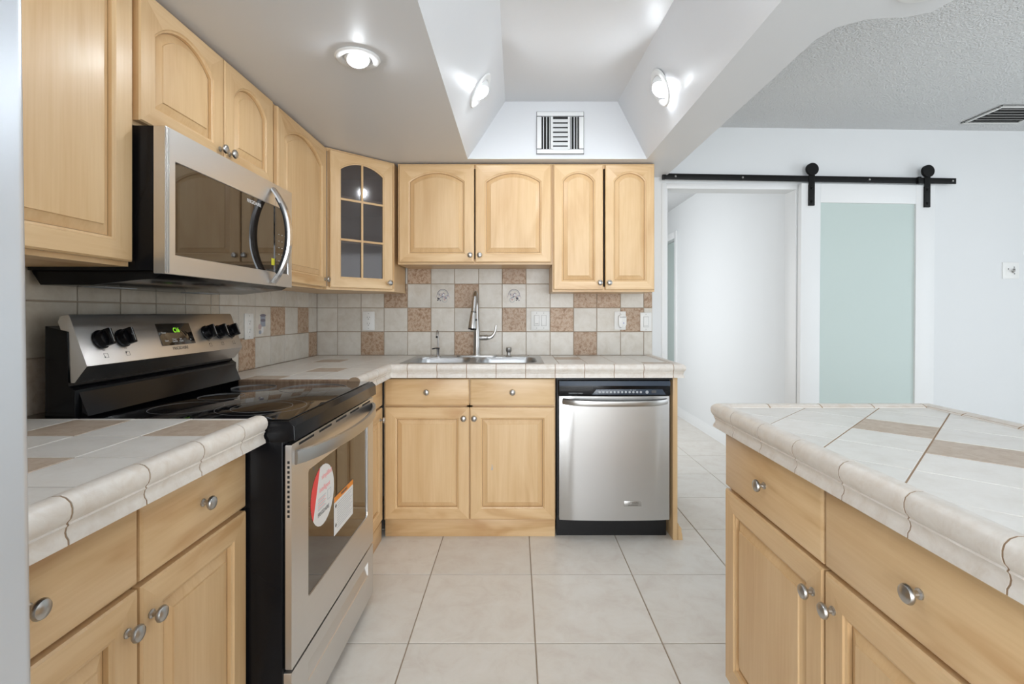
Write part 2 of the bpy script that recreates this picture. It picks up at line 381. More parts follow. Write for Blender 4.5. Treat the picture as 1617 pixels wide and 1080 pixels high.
# kitchen soffit with its raised tray, and the popcorn ceiling around it
SX1 = 0.973
tb = [(-0.28, 0.25), (-0.28, 2.87), (0.755, 2.87), (0.755, 0.25)]      # tray mouth
tt = [(-0.063, 0.40), (-0.063, 2.865), (0.585, 2.865), (0.66, 0.40)]     # tray top
outer = [(XL, -0.6), (XL, YB), (SX1, YB), (SX1, 1.62), (0.995, 1.55), (1.06, 1.505), (1.17, 1.495), (1.225, 1.47), (1.245, 1.41), (1.245, -0.6)]
b = MB()
i = b.mi('soffit')
ob = b.ring([(x, y, ZS) for x, y in outer]); ot = b.ring([(x, y, ZC) for x, y in outer])
b.skin(ob, ot, 'soffit')
ib = b.ring([(x, y, ZS) for x, y in tb]); it = b.ring([(x, y, ZC-0.004) for x, y in tt]); b.skin(ib, it, 'soffit'); b.cap(it, 'soffit')
for q in ((ob[0], ob[1], ib[1], ib[0]), (ob[1], ob[2], ib[2], ib[1]), (ob[2], ob[3], ob[4], ob[5], ob[6], ob[7], ob[8], ob[9], ib[3], ib[2]), (ob[9], ob[0], ib[0], ib[3])):
    b.cap(list(q), 'soffit')
es = [e for e in b.bm.edges if e.verts[0] in it and e.verts[1] in it or (e.verts[0] in ib and e.verts[1] in it)]
struct(b, 'ceiling_kitchen', sharp=25)
b = MB(); b.box(-1.4, 4.4, -3.3, 3.45, ZC, 2.5, 'popcorn'); struct(b, 'ceiling')

# ---------------------------------------------------------------- backsplash
RV = [0.923, 1.077, 1.233, 1.389, 1.545, 1.70]
BX = [(x-815)/241.1 for x in (499.6, 533.7, 570.7, 607, 644, 681, 718, 756, 793, 830.7, 868.5, 905.5, 942, 979.4, 1016, 1029.5)]
BX[0] = XL+0.008
brown = {(2, 0), (6, 0), (11, 0), (4, 1), (8, 1), (10, 1), (13, 1), (3, 2), (6, 2), (11, 2), (12, 2), (14, 2), (4, 3), (8, 3)}
def arc(cx, cz, r, a0, a1, n=12): return [(cx+r*math.cos(a0+(a1-a0)*k/n), cz+r*math.sin(a0+(a1-a0)*k/n)) for k in range(n+1)]
def motif_basket(mp, parent, flip=1):
    mb = MB()
    def T(cx, cz, r, a0, a1, w, mat):
        mb.tube([mp(u, v, 0.0002) for u, v in arc(cx, cz, r, a0, a1)], w, mat, 5, up=(0.1, 0.2, 1))
    def D(cx, cz, r, mat, h=0.0006):
        p = [mp(cx+r*math.cos(2*PI*k/12), cz+r*math.sin(2*PI*k/12), 0) for k in range(12)]
        q = [mp(cx+r*math.cos(2*PI*k/12), cz+r*math.sin(2*PI*k/12), h) for k in range(12)]
        a = mb.ring(p); c = mb.ring(q); mb.skin(a, c, mat); mb.cap(c, mat)
    T(0, 0.010, 0.036, 0.05*PI, 0.98*PI, 0.0016, 'motif_a'); T(0, 0.008, 0.031, 0.1*PI, 0.9*PI, 0.0010, 'motif_b')
    rnd = random.Random(3)
    for k in range(44):
        a = rnd.uniform(0, 2*PI); r = rnd.uniform(0.004, 0.036)
        D(r*math.cos(a), r*math.sin(a)*0.6+0.002, rnd.uniform(0.002, 0.005), rnd.choice(['motif_a', 'motif_b', 'motif_b', 'motif_c']), rnd.uniform(0.0003, 0.0008))
    for k in range(9): D(-0.024*flip+rnd.uniform(-.010, .010), -0.020+rnd.uniform(-.009, .009), 0.0042, 'motif_a', 0.0009)
    T(0.012*flip, -0.022, 0.017, 0, 2*PI, 0.0012, 'motif_b'); D(0.012*flip, -0.020, 0.007, 'motif_c', 0.0010); D(0.004, 0.010, 0.006, 'print_white', 0.0009)
    for s_ in (-1, 1):
        for k in range(4): D(s_*(0.036+0.003*k), 0.004-0.008*k+0.01, 0.0028, 'motif_c' if k % 2 else 'motif_b')
    return mb.build('tile_motif', parent, label='grey and pink fruit basket print')
bs = thing('tiled_backsplash', 'checkered cream and brown tile backsplash on the wall behind the sink', 'backsplash', (0, 0, 0))
mapb = lambda u, v, h: (u, YB-0.004-h, v)
b = MB(); b.box(BX[0]-0.008, BX[-1], YB-0.005, YB-0.0005, 0.90, 1.58, 'grout'); b.build('grout_bed', bs)
b = MB()
for i, j, p in grid_tiles(BX, RV):
    p = cliprect(p, -2, 2, 0.9, 1.58)
    if p: lay(b, p, mapb, 0.005, 'tile_brown' if (i, j) in brown else 'tile_cream', 0.004)
b.build('tile_surface', bs)
for i, fl in ((5, 1), (8, -1)):
    cx = (BX[i]+BX[i+1])/2; cz = (RV[2]+RV[3])/2-0.003
    motif_basket(lambda u, v, h, cx=cx, cz=cz: Vector((cx+u, YB-0.009-h, cz+v)), bs, fl)
LY = [YB-0.01, 3.125, 2.967, 2.806, 2.64, 2.485, 2.335, 2.185, 2.123, 1.961, 1.80, 1.638, 1.477, 1.318, 1.158, 0.998, 0.838, 0.678, 0.518, 0.36]
LY = LY[::-1]; nL = len(LY)-1
def li(y): return min(range(nL), key=lambda k: abs(LY[k]-y))
lb = {(li(3.125), 0), (li(2.967), 1), (li(2.64), 1), (li(2.335), 0), (li(1.80), 2), (li(1.158), 0)}
lb = {(li(3.125), 0), (li(2.967), 1), (li(2.64), 1), (li(2.335), 0)}
lt = {(li(1.158), 0), (li(1.318), 0)}
ls = thing('tiled_backsplash', 'cream tile backsplash on the left wall behind the range', 'backsplash', (0, 0, 0))
mapl = lambda u, v, h: (XL+0.004+h, u, v)
b = MB(); b.box(XL+0.0005, XL+0.005, 0.36, YB-0.006, 0.90, 1.42, 'grout'); b.build('grout_bed', ls)
b = MB()
for i, j, p in grid_tiles(LY, RV):
    p = cliprect(p, 0, 4, 0.9, 1.42)
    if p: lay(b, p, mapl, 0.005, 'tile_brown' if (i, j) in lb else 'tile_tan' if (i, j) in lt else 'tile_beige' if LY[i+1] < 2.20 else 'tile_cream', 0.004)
b.build('tile_surface', ls)
b = MB(); my = 2.555; mz = 1.150
def Dm(cy, cz, ry, rz, mat, h):
    a = b.ring([(XL+0.009, my+cy+ry*math.cos(2*PI*k/16), mz+cz+rz*math.sin(2*PI*k/16)) for k in range(16)])
    c = b.ring([(XL+0.009+h, my+cy+ry*math.cos(2*PI*k/16), mz+cz+rz*math.sin(2*PI*k/16)) for k in range(16)])
    b.skin(a, c, mat); b.cap(c, mat)
b.box(XL+0.009, XL+0.0095, my-0.022, my+0.028, mz-0.02, mz+0.035, 'motif_b'); Dm(0.003, 0.037, 0.03, 0.007, 'motif_a', 0.0009)
Dm(0.003, 0.012, 0.025, 0.008, 'motif_a', 0.0009); Dm(-0.028, -0.02, 0.016, 0.014, 'motif_c', 0.0009); Dm(-0.004, -0.038, 0.012, 0.018, 'print_white', 0.0012); Dm(-0.026, -0.048, 0.012, 0.010, 'motif_b', 0.0008)
b.build('tile_motif', ls, label='faded grey pitcher and fruit print')

# ---------------------------------------------------------------- cabinets
def knob_mb(x, z, y=0.0, r=0.0155):
    k = MB(); q = r/0.0155
    k.lathe([(0, 0), (0.0085*q, 0), (0.0085*q, 0.0025), (0.0055*q, 0.005), (0.005*q, 0.011), (0.0075*q, 0.0145), (0.0135*q, 0.0165), (r, 0.0195), (r, 0.0215), (0.0135*q, 0.025), (0.0085*q, 0.0275), (0, 0.0288)],
            'nickel', (x, y, z), (0, -1, 0), 20)
    return k
def loop_pts(x0, x1, z0, z1, rise, n=14):
    """opening outline, counter-clockwise from the lower left; its top is an arc when rise>0"""
    if rise <= 0: return [(x0, z0), (x1, z0), (x1, z1), (x0, z1)]
    w = x1-x0; R = (w*w/4+rise*rise)/(2*rise); cx = (x0+x1)/2; cz = z1-R; a = math.asin(min(1, w/2/R))
    return [(x0, z0), (x1, z0)]+[(cx+R*math.sin(a-2*a*k/n), cz+R*math.cos(a-2*a*k/n)) for k in range(n+1)]
def door_mb(x0, x1, z0, z1, rise=0.0, stile=0.055, rail=0.055, toprail=0.055, t=0.02, panel=True, edge=0.004, rb=None):
    d = MB(); f = 0.0
    out0 = [(x0, z0), (x1, z0), (x1, z1), (x0, z1)]
    op = loop_pts(x0+stile, x1-stile, z0+rail, z1-toprail, rise)
    def R(p, y): return d.ring([(a, y, c) for a, c in p])
    back = R(out0, t); side = R(out0, f+edge); front = R(inset(out0, edge), f)
    d.skin(back, side, 'wood_v'); d.skin(side, front, 'wood_v')
    o1 = R(op, f)
    # front face between outline and opening
    ed = []
    for ring in (front, o1):
        for k in range(len(ring)):
            e = d.bm.edges.get((ring[k], ring[(k+1) % len(ring)])) or d.bm.edges.new((ring[k], ring[(k+1) % len(ring)]))
            ed.append(e)
    res = bmesh.ops.triangle_fill(d.bm, use_beauty=True, use_dissolve=False, edges=ed)
    hi = d.mi('wood_h'); vi = d.mi('wood_v')
    for g in res['geom']:
        if isinstance(g, bmesh.types.BMFace):
            c = g.calc_center_median(); g.material_index = vi if (c.x < x0+stile or c.x > x1-stile) else hi
    o2 = R(inset(op, 0.003), f+0.0035)
    o3 = R(inset(op, 0.008), f+0.005)
    d.skin(o1, o2, 'wood_v'); d.skin(o2, o3, 'wood_v')
    if panel:
        o4 = R(inset(op, 0.009), f+0.0135); o5 = R(inset(op, 0.0115), f+0.0135); o6 = R(inset(op, 0.034), f+0.0045); o7 = R(inset(op, 0.0355), f+0.0012)
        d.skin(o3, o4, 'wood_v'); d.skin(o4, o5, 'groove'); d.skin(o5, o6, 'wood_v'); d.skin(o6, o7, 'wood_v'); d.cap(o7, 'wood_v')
        d.cap(back, 'wood_v')
    else:
        o4 = R(inset(op, 0.007), t); d.skin(o3, o4, 'wood_v')
        ed = []
        for ring in (back, o4):
            for k in range(len(ring)):
                e = d.bm.edges.get((ring[k], ring[(k+1) % len(ring)])) or d.bm.edges.new((ring[k], ring[(k+1) % len(ring)])); ed.append(e)
        bmesh.ops.triangle_fill(d.bm, use_beauty=True, use_dissolve=False, edges=ed)
    return d
def add_door(par, x0, x1, z0, z1, knob, rise=0, **k):
    dr = door_mb(x0, x1, z0, z1, rise, **k).build('door', par, sharp=20)
    if knob: knob_mb(*knob).build('knob', dr)
    return dr
def add_drawer(par, x0, x1, z0, z1, knob=True):
    d = MB(); d.box(x0, x1, 0.004, 0.02, z0, z1, 'wood_h', 0.001)
    a = [(x0, z0), (x1, z0), (x1, z1), (x0, z1)]
    r0 = d.ring([(p, 0.0045, q) for p, q in inset(a, 0.0006)]); r1 = d.ring([(p, 0.001, q) for p, q in inset(a, 0.004)]); r2 = d.ring([(p, 0, q) for p, q in inset(a, 0.007)])
    d.skin(r0, r1, 'wood_h'); d.skin(r1, r2, 'wood_h'); d.cap(r2, 'wood_h')
    o = d.build('drawer', par)
    if knob: knob_mb((x0+x1)/2, (z0+z1)/2).build('knob', o)
    return o
def carcass(par, W, D, z0, z1, kick=0.0, kickd=0.05, open_top=True, name='cabinet_body', fr=0.03, mid=()):
    c = MB(); y0 = 0.0215; t = 0.018; zb = z0+kick
    c.box(0, t, y0+.018, D, zb, z1, 'wood_v'); c.box(W-t, W, y0+.018, D, zb, z1, 'wood_v')
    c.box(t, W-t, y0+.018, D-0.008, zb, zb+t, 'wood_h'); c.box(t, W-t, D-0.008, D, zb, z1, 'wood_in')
    if not open_top: c.box(t, W-t, y0+.018, D-0.008, z1-t, z1, 'wood_h')
    # face frame
    c.box(0, fr, y0, y0+0.018, zb, z1, 'wood_v'); c.box(W-fr, W, y0, y0+0.018, zb, z1, 'wood_v')
    c.box(fr, W-fr, y0, y0+0.018, zb, zb+fr, 'wood_h'); c.box(fr, W-fr, y0, y0+0.018, z1-fr, z1, 'wood_h')
    for m in mid: c.box(m-fr/2, m+fr/2, y0, y0+0.018, zb+fr, z1-fr, 'wood_v')
    o = c.build(name, par)
    if kick:
        k = MB(); k.box(0, W, kickd, kickd+0.016, z0, zb-0.001, 'wood_h', 0.001)
        k.box(0, 0.016, kickd+0.016, D, z0, zb-0.001, 'wood_h'); k.box(W-0.016, W, kickd+0.016, D, z0, zb-0.001, 'wood_h')
        k.build('toe_kick', par)
    return o
G2 = 0.0018
# upper cabinets, back wall
UZ = 2.083; UY = 2.93
def upper(label, loc, rz, W, z0, doors, D=0.325, rise=0.05, stile=0.055, mid=(), top=0.04, group='wall cabinets'):
    t = thing('wall_cabinet', label, 'cabinet', loc, rz, None)
    H = UZ-loc[2]; carcass(t, W, D, 0, H, 0, open_top=False, mid=mid)
    for (a, c, kx) in doors: add_door(t, a, c, 0.012, H-0.010, (kx, 0.052), rise, stile=stile, toprail=top, rail=0.048)
    return t
upper('short wide maple wall cabinet with two arched doors above the sink', (-0.700, UY, 1.487), 0, 0.914, 1.487,
      [(0.010, 0.4525, 0.430), (0.4605, 0.905, 0.486)], rise=0.058)
upper('tall maple wall cabinet with two narrow arched doors at the right end of the row', (0.2155, UY, 1.325), 0, 0.604, 1.325,
      [(0.006, 0.297, 0.277), (0.310, 0.599, 0.332)], rise=0.055, stile=0.047)
# upper cabinets, left wall
UX = -1.003
upper('maple wall cabinet with two arched doors directly above the microwave', (UX, 1.3155, 1.703), PI/2, 0.7495, 1.703,
      [(0.012, 0.393, 0.370), (0.400, 0.742, 0.425)], D=0.305, rise=0.065, mid=(0.397,), top=0.035)
upper('maple wall cabinet with one arched door between microwave and glass corner cabinet', (UX, 2.0665, 1.325), PI/2, 0.580, 1.325,
      [(0.030, 0.568, 0.545)], D=0.305, rise=0.075, top=0.035)
upper('large maple wall cabinet left of the microwave, next to the fridge', (UX, 0.56, 1.322), PI/2, 0.7545, 1.322,
      [(0.006, 0.744, 0.03)], D=0.305, rise=0.03, top=0.035)
# diagonal glass corner cabinet
cc = thing('corner_wall_cabinet', 'diagonal maple corner cabinet with an arched six pane glass door', 'cabinet', (-0.994, 2.6505, 1.325), PI/4)
Wc = 0.385; H = UZ-1.325
Rm = Matrix.Rotation(-PI/4, 4, 'Z') @ Matrix.Translation((0.994, -2.6505, 0))
def c2(x, y): v = Rm @ Vector((x, y, 0)); return (v.x, v.y)
foot = [c2(-1.0105, 2.6535), c2(-0.7205, 2.945), c2(-0.7205, YB-0.012), c2(XL+0.012, YB-0.012), c2(XL+0.012, 2.6535)]
b = MB()
for z0, z1 in ((0, 0.018), (H-0.018, H)): b.prism(foot, z0, z1, 'wood_v')
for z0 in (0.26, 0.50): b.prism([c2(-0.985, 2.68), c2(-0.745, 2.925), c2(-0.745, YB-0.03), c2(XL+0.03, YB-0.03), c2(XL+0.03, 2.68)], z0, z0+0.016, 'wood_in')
def wallseg(p, q, mat, th=0.012):
    p, q = Vector(p), Vector(q); n = (q-p).normalized(); m = Vector((-n.y, n.x))*th
    b.prism([tuple(p), tuple(q), tuple(q+m), tuple(p+m)], 0.018, H-0.018, mat)
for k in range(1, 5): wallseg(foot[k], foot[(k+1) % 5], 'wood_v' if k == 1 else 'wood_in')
fx0, fx1 = foot[0][0], foot[1][0]
b.box(fx0, 0.03, 0.0215, 0.038, 0.018, H-0.018, 'wood_v'); b.box(Wc-0.03, fx1, 0.0215, 0.038, 0.018, H-0.018, 'wood_v')
b.build('cabinet_body', cc)
dr = door_mb(0.004, Wc-0.002, 0.012, H-0.010, 0.048, stile=0.054, rail=0.052, toprail=0.04, panel=False).build('door', cc, sharp=20)
knob_mb(Wc-0.028, 0.05).build('knob', dr)
op = loop_pts(0.056, Wc-0.058, 0.062, H-0.052, 0.048)
b = MB(); b.prism([(p[0], p[1]) for p in op], 0.010, 0.013, 'pane', 'y'); b.build('glass', dr)
b = MB(); mx = Wc/2-0.001
b.box(mx-0.006, mx+0.006, 0.003, 0.0095, 0.058, H-0.050, 'wood_v', 0.002)
for z in (0.275, 0.495): b.box(0.054, Wc-0.056, 0.0035, 0.0093, z-0.006, z+0.006, 'wood_h', 0.002)
b.build('muntins', dr)
# objects inside the glass cabinet: a white dish seen through the lower panes
b = MB(); v = c2(-1.02, 2.98)
b.lathe([(0, 0.004), (0.035, 0.0), (0.040, 0.006), (0.075, 0.020), (0.090, 0.030), (0.088, 0.032), (0.070, 0.024), (0, 0.010)], 'plastic', (0, 0, 0), (0, 0, 1), 28)
pl = b.build('dish'); pl.location = (-1.04, 2.97, 1.325+0.277); pl['label'] = 'white dish on the shelf inside the glass corner cabinet'; pl['category'] = 'dish'

# base cabinets ----------------------------------------------------------------
CT = 0.923; BT = 0.858
BX0 = -0.705
t = thing('base_cabinet', 'maple base cabinet with two drawers and two doors under the sink', 'cabinet', (-0.703, 2.632, 0))
W = 0.912; carcass(t, W, 0.61, 0, BT, 0.098, 0.042, mid=(W/2,))
b = MB(); b.box(0.03, W-0.03, 0.0215, 0.0395, 0.695, 0.716, 'wood_h'); b.build('frame_rail', t)
sp = 0.456
add_drawer(t, 0.008, sp-0.002, 0.711, 0.852); add_drawer(t, sp+0.004, W-0.004, 0.711, 0.852)
add_door(t, 0.008, sp-0.002, 0.108, 0.700, (sp-0.030, 0.644)); d2 = add_door(t, sp+0.004, W-0.004, 0.108, 0.700, (sp+0.026, 0.644))
b = MB()
for k in range(5): b.lathe([(0, 0.0003), (0.004-0.0005*k, 0.0006), (0, 0.0009)], 'print_grey', (0.575+0.003*(k % 2), 0.0012, 0.372+0.006*k), (0, -1, 0), 7)
b.build('scuff_mark', d2)
t = thing('base_cabinet', 'narrow maple base cabinet in the corner beside the range', 'cabinet', (BX0, 2.082, 0), PI/2)
W = 0.548; carcass(t, W, 0.60, 0, BT, 0.098, 0.006)
add_drawer(t, 0.01, W-0.002, 0.711, 0.852, False); add_door(t, 0.01, W-0.002, 0.108, 0.700, (W-0.050, 0.644))
t = thing('base_cabinet', 'maple base cabinet in the left foreground between range and fridge', 'cabinet', (BX0, 0.50, 0), PI/2)
W = 0.806; carcass(t, W, 0.60, 0, BT, 0.098, 0.05, mid=(0.434,))
b = MB(); b.box(0.03, W-0.03, 0.0215, 0.0395, 0.680, 0.700, 'wood_h'); b.build('frame_rail', t)
add_drawer(t, 0.004, 0.430, 0.694, 0.852); add_drawer(t, 0.438, W-0.004, 0.694, 0.852)
add_door(t, 0.004, 0.430, 0.108, 0.683, (0.402, 0.619)); add_door(t, 0.438, W-0.004, 0.108, 0.683, (0.462, 0.619))
# island
ICT = 0.918; IX = 0.628
t = thing('island_cabinet', 'maple cabinet with two drawers and two doors under the right hand worktop', 'cabinet', (IX, 1.500, 0), -PI/2)
W = 0.97; carcass(t, W, 0.58, 0, 0.850, 0.098, 0.05, mid=(0.484,))
b = MB(); b.box(0.03, W-0.03, 0.0215, 0.0395, 0.668, 0.688, 'wood_h'); b.build('frame_rail', t)
add_drawer(t, 0.004, 0.478, 0.684, 0.842); add_drawer(t, 0.486, W-0.004, 0.684, 0.842)
add_door(t, 0.004, 0.478, 0.108, 0.674, (0.446, 0.610)); add_door(t, 0.486, W-0.004, 0.108, 0.674, (0.514, 0.610))
b = MB(); b.box(0.355, 0.415, -0.004, 0.006, 0.843, 0.850, 'black_soft', 0.002); b.build('cover_strip', t, label='small black chipped strip under the worktop edge')
t = thing('island_cabinet', 'plain maple cabinet at the near end of the right hand worktop', 'cabinet', (IX, 0.527, 0), -PI/2)
W = 0.90; carcass(t, W, 0.58, 0, 0.850, 0.098, 0.05)
add_drawer(t, 0.004, W-0.004, 0.684, 0.842); add_door(t, 0.004, W-0.004, 0.108, 0.674, (0.05, 0.610))
# end panel by the dishwasher
t = thing('end_panel', 'upright maple end panel on the right of the dishwasher', 'panel', (0.828, 2.628, 0))
b = MB(); b.box(0, 0.024, 0, 0.62, 0.0, BT, 'wood_v', 0.001); b.build('panel', t)
b = MB(); b.prism([(0.026, 0.0), (0.052, 0.0), (0.050, 0.030), (0.044, 0.042), (0.046, 0.062), (0.036, 0.070), (0.030, 0.085), (0.026, 0.082)], 0.0, 0.035, 'wood_v', 'y', 0.002)
b.build('split_wood_block', t, label='broken splintered wood block at the floor')

# ---------------------------------------------------------------- worktops
PROF = [(-0.042, 0), (-0.036, .0045), (-0.026, .0080), (-0.014, .0085), (-0.005, .0055), (.002, -.001), (.0045, -.009), (.0045, -.017), (.002, -.025), (-.002, -.0295), (-.0035, -.032), (-.0015, -.0345),
        (-.0045, -.038), (-.0062, -.045), (-.0050, -.051), (-.0015, -.056), (-.0010, -.064), (-.042, -.064)]
def trim(mb, p0, p1, out, zt, k0=0, k1=0, seg=0.155, first=None):
    p0, p1, out = Vector(p0), Vector(p1), Vector(out); d = (p1-p0); Lg = d.length; d.normalize()
    cuts = [0.0]; s = first if first else seg
    while s < Lg-0.02: cuts.append(s); s += seg
    cuts.append(Lg)
    for a, c in zip(cuts[:-1], cuts[1:]):
        ka = k0 if a == 0 else 0; kc = k1 if c == Lg else 0; g = 0.0018
        A = mb.ring([(*(p0+d*(a+(0 if ka else g)-o*ka)+out*o), zt+z) for o, z in PROF])
        B = mb.ring([(*(p0+d*(c-(0 if kc else g)+o*kc)+out*o), zt+z) for o, z in PROF])
        mb.skin(A, B, 'tile_trim'); mb.cap(A, 'tile_trim'); mb.cap(B, 'tile_trim')
def trim_grout(mb, p0, p1, out, zt, k0=0, k1=0):
    p0, p1, out = Vector(p0), Vector(p1), Vector(out); d = (p1-p0).normalized()
    pr = [(o-0.0012 if o > -0.04 else o, z-0.0008 if z > -0.06 else z) for o, z in PROF]
    A = mb.ring([(*(p0-d*o*k0+out*o), zt+z) for o, z in pr]); B = mb.ring([(*(p1+d*o*k1+out*o), zt+z) for o, z in pr])
    mb.skin(A, B, 'grout_dark'); mb.cap(A, 'grout_dark'); mb.cap(B, 'grout_dark')
def worktop(label, slabs, fields, edges, zt, tan=()):
    t = thing('countertop', label, 'countertop', (0, 0, 0))
    s = MB()
    for x0, x1, y0, y1 in slabs: s.box(x0, x1, y0, y1, zt-0.063, zt-0.006, 'raw_edge'); s.box(x0, x1, y0, y1, zt-0.006, zt-0.0015, 'grout_dark')
    for e in edges: trim_grout(s, e[0], e[1], e[2], zt, e[3], e[4])
    s.build('slab', t)
    m = MB()
    for poly, mat in fields: lay(m, poly, lambda u, v, h: (u, v, zt-0.006+h), 0.006, mat, 0.0032, 0.001)
    m.build('tile_surface', t)
    m = MB()
    for e in edges: trim(m, e[0], e[1], e[2], zt, e[3], e[4], 0.155, e[5] if len(e) > 5 else None)
    m.build('edge_trim', t)
    return t
def field(us, vs, rects, brown=(), bm='tile_tan', pts=()):
    out = []
    for i, j, p in grid_tiles(us, vs):
        cx = (us[i]+us[i+1])/2; cy = (vs[j]+vs[j+1])/2
        hit = any(us[i] <= a < us[i+1] and vs[j] <= c < vs[j+1] for a, c in pts)
        for r in rects:
            q = cliprect(p, *r)
            if q and areap(q) > 1e-4: out.append((q, bm if hit else 'tile_top'))
    return out
XE = -0.655
# left foreground
us = [-1.30, -1.145, -0.995, -0.845, XE-0.042]; vs = [0.32, 0.475, 0.633, 0.791, 0.954, 1.122, 1.288, 1.306]
worktop('cream tiled worktop with tan accents in the left foreground', [(-1.297, XE-0.042, 0.50, 1.306)],
        field(us, vs, [(-1.297, XE-0.042, 0.50, 1.306)], pts=((-0.75, 1.2), (-1.05, 1.2), (-0.9, 0.85))),
        [((XE, 0.50), (XE, 1.306), (1, 0), 0, 0, 0.075)], CT)
# L around the corner, with the sink cut-out
SK = (-0.612, 0.132, 2.705, 3.140)
YE = 2.608; XR = 0.885
us = [-1.297+0.151*k for k in range(0, 5)]; us[-1] = XE-0.042; us += [XE-0.042+0.1555*k for k in range(1, 11)]; us[-1] = XR-0.042
vs = [2.080, 2.195, 2.350, 2.505, 2.650, 2.805, 2.960, 3.115, 3.248]
R_ = [(-1.297, XE-0.042, 2.080, 3.248), (XE-0.042, XR-0.042, YE+0.042, SK[2]), (XE-0.042, XR-0.042, SK[3], 3.248), (XE-0.042, SK[0], SK[2], SK[3]), (SK[1], XR-0.042, SK[2], SK[3])]
worktop('long L shaped cream tiled worktop around the sink and corner', R_,
        field(us, vs, R_, pts=((-0.89, 2.44), (-1.06, 2.90), (-1.14, 2.14), (0.28, 3.0), (0.73, 2.72))),
        [((XE, 2.080), (XE, YE), (1, 0), 0, -1, 0.12), ((XE, YE), (XR, YE), (0, -1), -1, 1, 0.085), ((XR, YE), (XR, 3.248), (1, 0), 1, 0)], CT)
raw = bpy.data.objects['countertop.001']; b = MB(); b.box(-1.297, -0.705, 2.0745, 2.0795, CT-0.055, CT-0.0005, 'raw_edge', 0.001); b.build('raw_edge', raw, label='rough brown unfinished edge beside the range')
# island, tiles laid on the diagonal
ix0, ix1, iy0, iy1 = 0.600, 1.262, -0.42, 1.520
s_ = 0.1555; r2 = math.sqrt(0.5); ce = (0.934, 1.224); fl = []
for a in range(-16, 6):
    for c in range(-8, 16):
        pts = [((a+p-.5)*s_, (c+q-.5)*s_) for p, q in ((0, 0), (1, 0), (1, 1), (0, 1))]
        poly = [(ce[0]+(u-v)*r2, ce[1]+(u+v)*r2) for u, v in pts]
        q = cliprect(poly, ix0+0.042, ix1-0.042, iy0, iy1-0.042)
        if q and areap(q) > 5e-5:
            fl.append((q, 'tile_tan' if (a, c) in ((0, 0), (-1, -1), (-4, -3)) else 'tile_top'))
worktop('cream worktop with diagonally laid tiles on the island at right', [(ix0+0.042, ix1-0.042, iy0, iy1-0.042)], fl,
        [((ix0, iy0), (ix0, iy1), (-1, 0), 0, 1, 0.10), ((ix0, iy1), (ix1, iy1), (0, 1), 1, 1), ((ix1, iy1), (ix1, iy0), (1, 0), 1, 0)], ICT)

# ---------------------------------------------------------------- sink and fittings
def rrect(x0, x1, y0, y1, r, n=6):
    out = []
    for cx, cy, a in ((x1-r, y1-r, 0), (x0+r, y1-r, PI/2), (x0+r, y0+r, PI), (x1-r, y0+r, 1.5*PI)):
        out += [(cx+r*math.cos(a+PI/2*k/n), cy+r*math.sin(a+PI/2*k/n)) for k in range(n+1)]
    return out
sk = thing('kitchen_sink', 'double bowl stainless steel sink set into the tiled worktop', 'sink', (0, 0, 0))
b = MB(); SZ = CT+0.0045
fo = rrect(-0.635, 0.155, 2.672, 3.168, 0.025)
ot = b.ring([(x, y, SZ) for x, y in inset(fo, 0.004)]); os_ = b.ring([(x, y, CT+0.0006) for x, y in fo]); b.skin(os_, ot, 'steel_sink')
bowls = [rrect(-0.598, -0.262, 2.720, 3.060, 0.07), rrect(-0.222, 0.118, 2.720, 3.060, 0.07)]
rims = [b.ring([(x, y, SZ) for x, y in q]) for q in bowls]
ed = []
for ring in [ot]+rims:
    for k in range(len(ring)):
        ed.append(b.bm.edges.get((ring[k], ring[(k+1) % len(ring)])) or b.bm.edges.new((ring[k], ring[(k+1) % len(ring)])))
bmesh.ops.triangle_fill(b.bm, use_beauty=True, use_dissolve=False, edges=ed)
for q, rim in zip(bowls, rims):
    prev = rim
    for d, z in ((0.004, -0.006), (0.008, -0.02), (0.018, -0.15), (0.03, -0.172), (0.055, -0.18)):
        cur = b.ring([(x, y, SZ+z) for x, y in inset(q, d)]); b.skin(prev, cur, 'steel_sink'); prev = cur
    b.cap(prev, 'steel_sink')
b.build('basin', sk, sharp=50)
for cx in (-0.43, -0.052):
    b = MB(); b.lathe([(0.0, 0.001), (0.02, 0.001), (0.024, 0.003), (0.040, 0.0035), (0.043, 0.001), (0.043, 0.0)], 'chrome', (cx, 2.89, SZ-0.1797), (0, 0, 1)); b.build('drain', sk)
fx, fy = -0.245, 3.105
fc = thing('kitchen_faucet', 'tall brushed nickel pull down faucet behind the sink', 'faucet', (fx, fy, SZ))
b = MB(); b.prism(rrect(-0.125, 0.125, -0.028, 0.028, 0.026), 0.0, 0.008, 'nickel', 'z', 0.003); b.build('deck_plate', fc)
b = MB(); b.lathe([(0, 0), (0.027, 0), (0.027, 0.006), (0.022, 0.014), (0.021, 0.09), (0.0195, 0.15), (0.0155, 0.19), (0.013, 0.22), (0, 0.22)], 'nickel', (0, 0, 0.008)); b.build('body', fc)
path = [(0, 0, 0.20)]+[(0, -0.085+0.085*math.cos(a), 0.315+0.080*math.sin(a)) for a in [PI*k/14 for k in range(0, 12)]]
b = MB(); b.tube(path, 0.0115, 'nickel', 14, up=(1, 0, 0)); b.build('spout', fc)
e0 = Vector(path[-1]); dirn = Vector((-0.012, -0.028, -0.190)).normalized()
b = MB(); b.lathe([(0, -0.004), (0.0125, -0.004), (0.0145, 0.02), (0.0165, 0.085), (0.0175, 0.088)], 'nickel', e0, dirn)
b.lathe([(0.0175, 0.088), (0.0165, 0.0895), (0.0165, 0.0915)], 'black_soft', e0, dirn)
b.lathe([(0.0165, 0.0915), (0.018, 0.093), (0.0235, 0.150), (0.0260, 0.182), (0.0255, 0.187)], 'nickel', e0, dirn)
